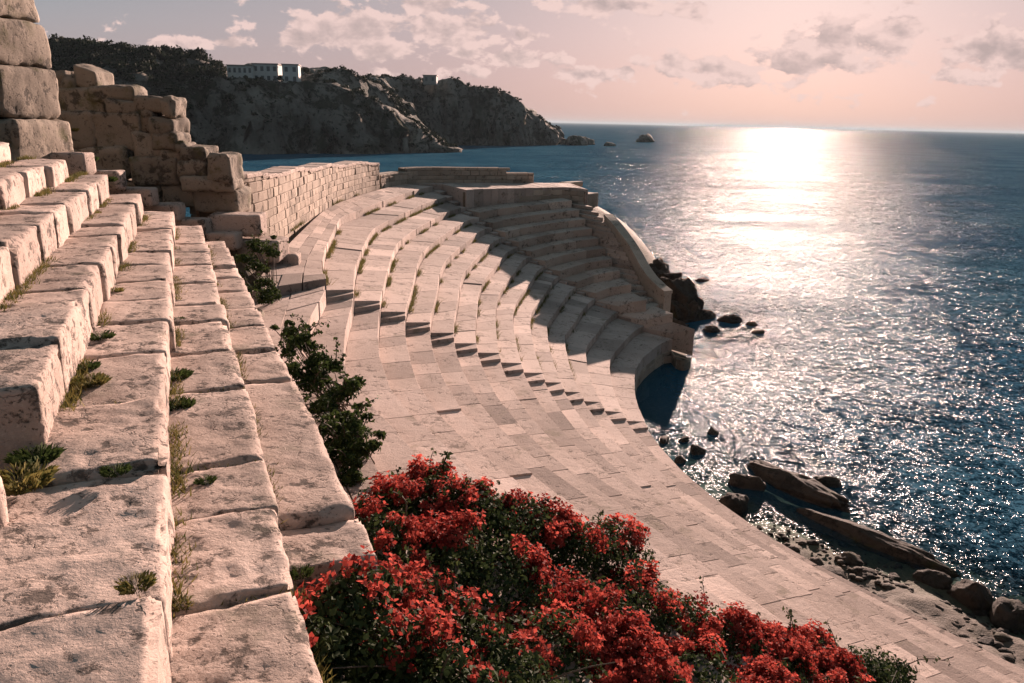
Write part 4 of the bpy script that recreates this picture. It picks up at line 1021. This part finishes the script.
# late-afternoon air: the Nishita sky is toned by a warm horizon band and a blue-grey zenith
band = t.ramp(elev, [(0, (4.1, 2.85, 2.75)), (.05, (4.3, 3.15, 3.1)), (.10, (4.2, 3.3, 3.3)), (.16, (3.7, 3.2, 3.25)), (.23, (2.2, 2.4, 2.6)), (.40, (.9, 1.45, 1.75)), (1, (1.0, 1.45, 1.65))])
cool = t.ramp(elev, [(0, (3.7, 2.75, 2.65)), (.06, (3.1, 2.8, 2.8)), (.10, (2.55, 2.8, 2.95)), (.15, (1.85, 2.55, 2.85)), (.23, (1.4, 2.05, 2.35)), (.40, (.9, 1.45, 1.75)), (1, (1.0, 1.45, 1.65))])
side = t.ramp(t.math('ADD', t.math('MULTIPLY', U, .5), .5), [(.12, (0, 0, 0)), (.52, (1, 1, 1))])
skc = t.mix(side, cool, band)
behind = t.ramp(elev, [(0, (.60, .72, .80)), (.15, (.70, .98, 1.12)), (.5, (.85, 1.3, 1.5)), (1, (1.0, 1.45, 1.65))])
skc = t.mix(t.ramp(t.math('ADD', t.math('MULTIPLY', sp_.outputs[1], .5), .5), [(.40, (1, 1, 1)), (.78, (0, 0, 0))]), skc, behind)
skc = t.mix(.12, skc, t.mix(1.0, sky.outputs[0], (.30, .25, .32), 'MULTIPLY'))
npl = t.vec('ADD', np_, (.004, .014, 0)); cnl = t.noise(npl, 25, 9, .56, .1)
rim = t.math('ADD', t.math('MULTIPLY', t.math('SUBTRACT', cn, cnl), 2.6), .62, clamp=True)
thick = t.math('MULTIPLY', t.ramp(cl, [(.45, (0, 0, 0)), (1.0, (1, 1, 1))]), .55)
clc = t.ramp(t.math('SUBTRACT', rim, thick), [(.05, (3.7, 2.9, 2.8)), (.40, (4.9, 3.7, 3.5)), (.75, (6.8, 5.0, 4.6))])
sund = (math.sin(SUN_AZ)*math.cos(SUN_EL), math.cos(SUN_AZ)*math.cos(SUN_EL), math.sin(SUN_EL))
aur = t.math('POWER', t.math('MAXIMUM', t.vec('DOT_PRODUCT', vdir, sund), 0.0), 26.0)      # brighter air towards the sun
aurc = t.n('ShaderNodeCombineColor', {0: t.math('MULTIPLY', aur, 1.15), 1: t.math('MULTIPLY', aur, 1.0), 2: t.math('MULTIPLY', aur, .95)}).outputs[0]
skc = t.mix(1.0, t.mix(1.0, skc, (1.06, 1.04, 1.06), 'MULTIPLY'), aurc, 'ADD')
final = t.mix(t.math('MULTIPLY', cov, .9), skc, clc)
bg = t.n('ShaderNodeBackground', {'Color': final, 'Strength': .05}); wo = t.n('ShaderNodeOutputWorld'); t.nt.links.new(bg.outputs[0], wo.inputs[0])

# thin sea air over the whole place
hb = MB(); box(hb, (0, 20000, -13), (110000, 100000, 58)); hm = bpy.data.materials.new('sea_air'); hm.use_nodes = True; hm.node_tree.nodes.clear(); ht = NT(hm.node_tree)
hv = ht.n('ShaderNodeVolumePrincipled', {'Color': (.46, .58, .66, 1), 'Density': .00009, 'Anisotropy': .1}); hout = ht.n('ShaderNodeOutputMaterial'); hm.node_tree.links.new(hv.outputs[0], hout.inputs['Volume'])
o = hb.build('haze', hm); tag(o, kind='stuff')
sl_ = bpy.data.lights.new('sun', 'SUN'); sl_.energy = 5.0; sl_.angle = rad(.53); sl_.color = (1.0, .715, .60)
so = bpy.data.objects.new('sun', sl_); COL.objects.link(so); so.location = (20, 60, 40)
sdir = Vector((math.sin(SUN_AZ)*math.cos(SUN_EL), math.cos(SUN_AZ)*math.cos(SUN_EL), math.sin(SUN_EL)))
so.rotation_euler = sdir.to_track_quat('Z', 'Y').to_euler()

cam = bpy.data.cameras.new('camera'); cam.sensor_width = 36; cam.lens = FPX*36/1024; cam.clip_start = .05; cam.clip_end = 100000
co = bpy.data.objects.new('camera', cam); COL.objects.link(co)
co.matrix_world = Matrix(((Rv[0], Uv[0], -Fv[0], 0), (Rv[1], Uv[1], -Fv[1], 0), (Rv[2], Uv[2], -Fv[2], CZ), (0, 0, 0, 1)))
SC.camera = co
vs_ = SC.view_settings; vs_.view_transform = 'Standard'; vs_.look = 'None'; vs_.exposure = 1.4; vs_.gamma = 1; vs_.use_curve_mapping = False
SC.cycles.use_denoising = True
SC.cycles.max_bounces = 6; SC.cycles.diffuse_bounces = 2; SC.cycles.glossy_bounces = 2; SC.cycles.transparent_max_bounces = 8; SC.cycles.transmission_bounces = 2
SC.cycles.caustics_reflective = False; SC.cycles.caustics_refractive = False
SC.cycles.sample_clamp_indirect = 5
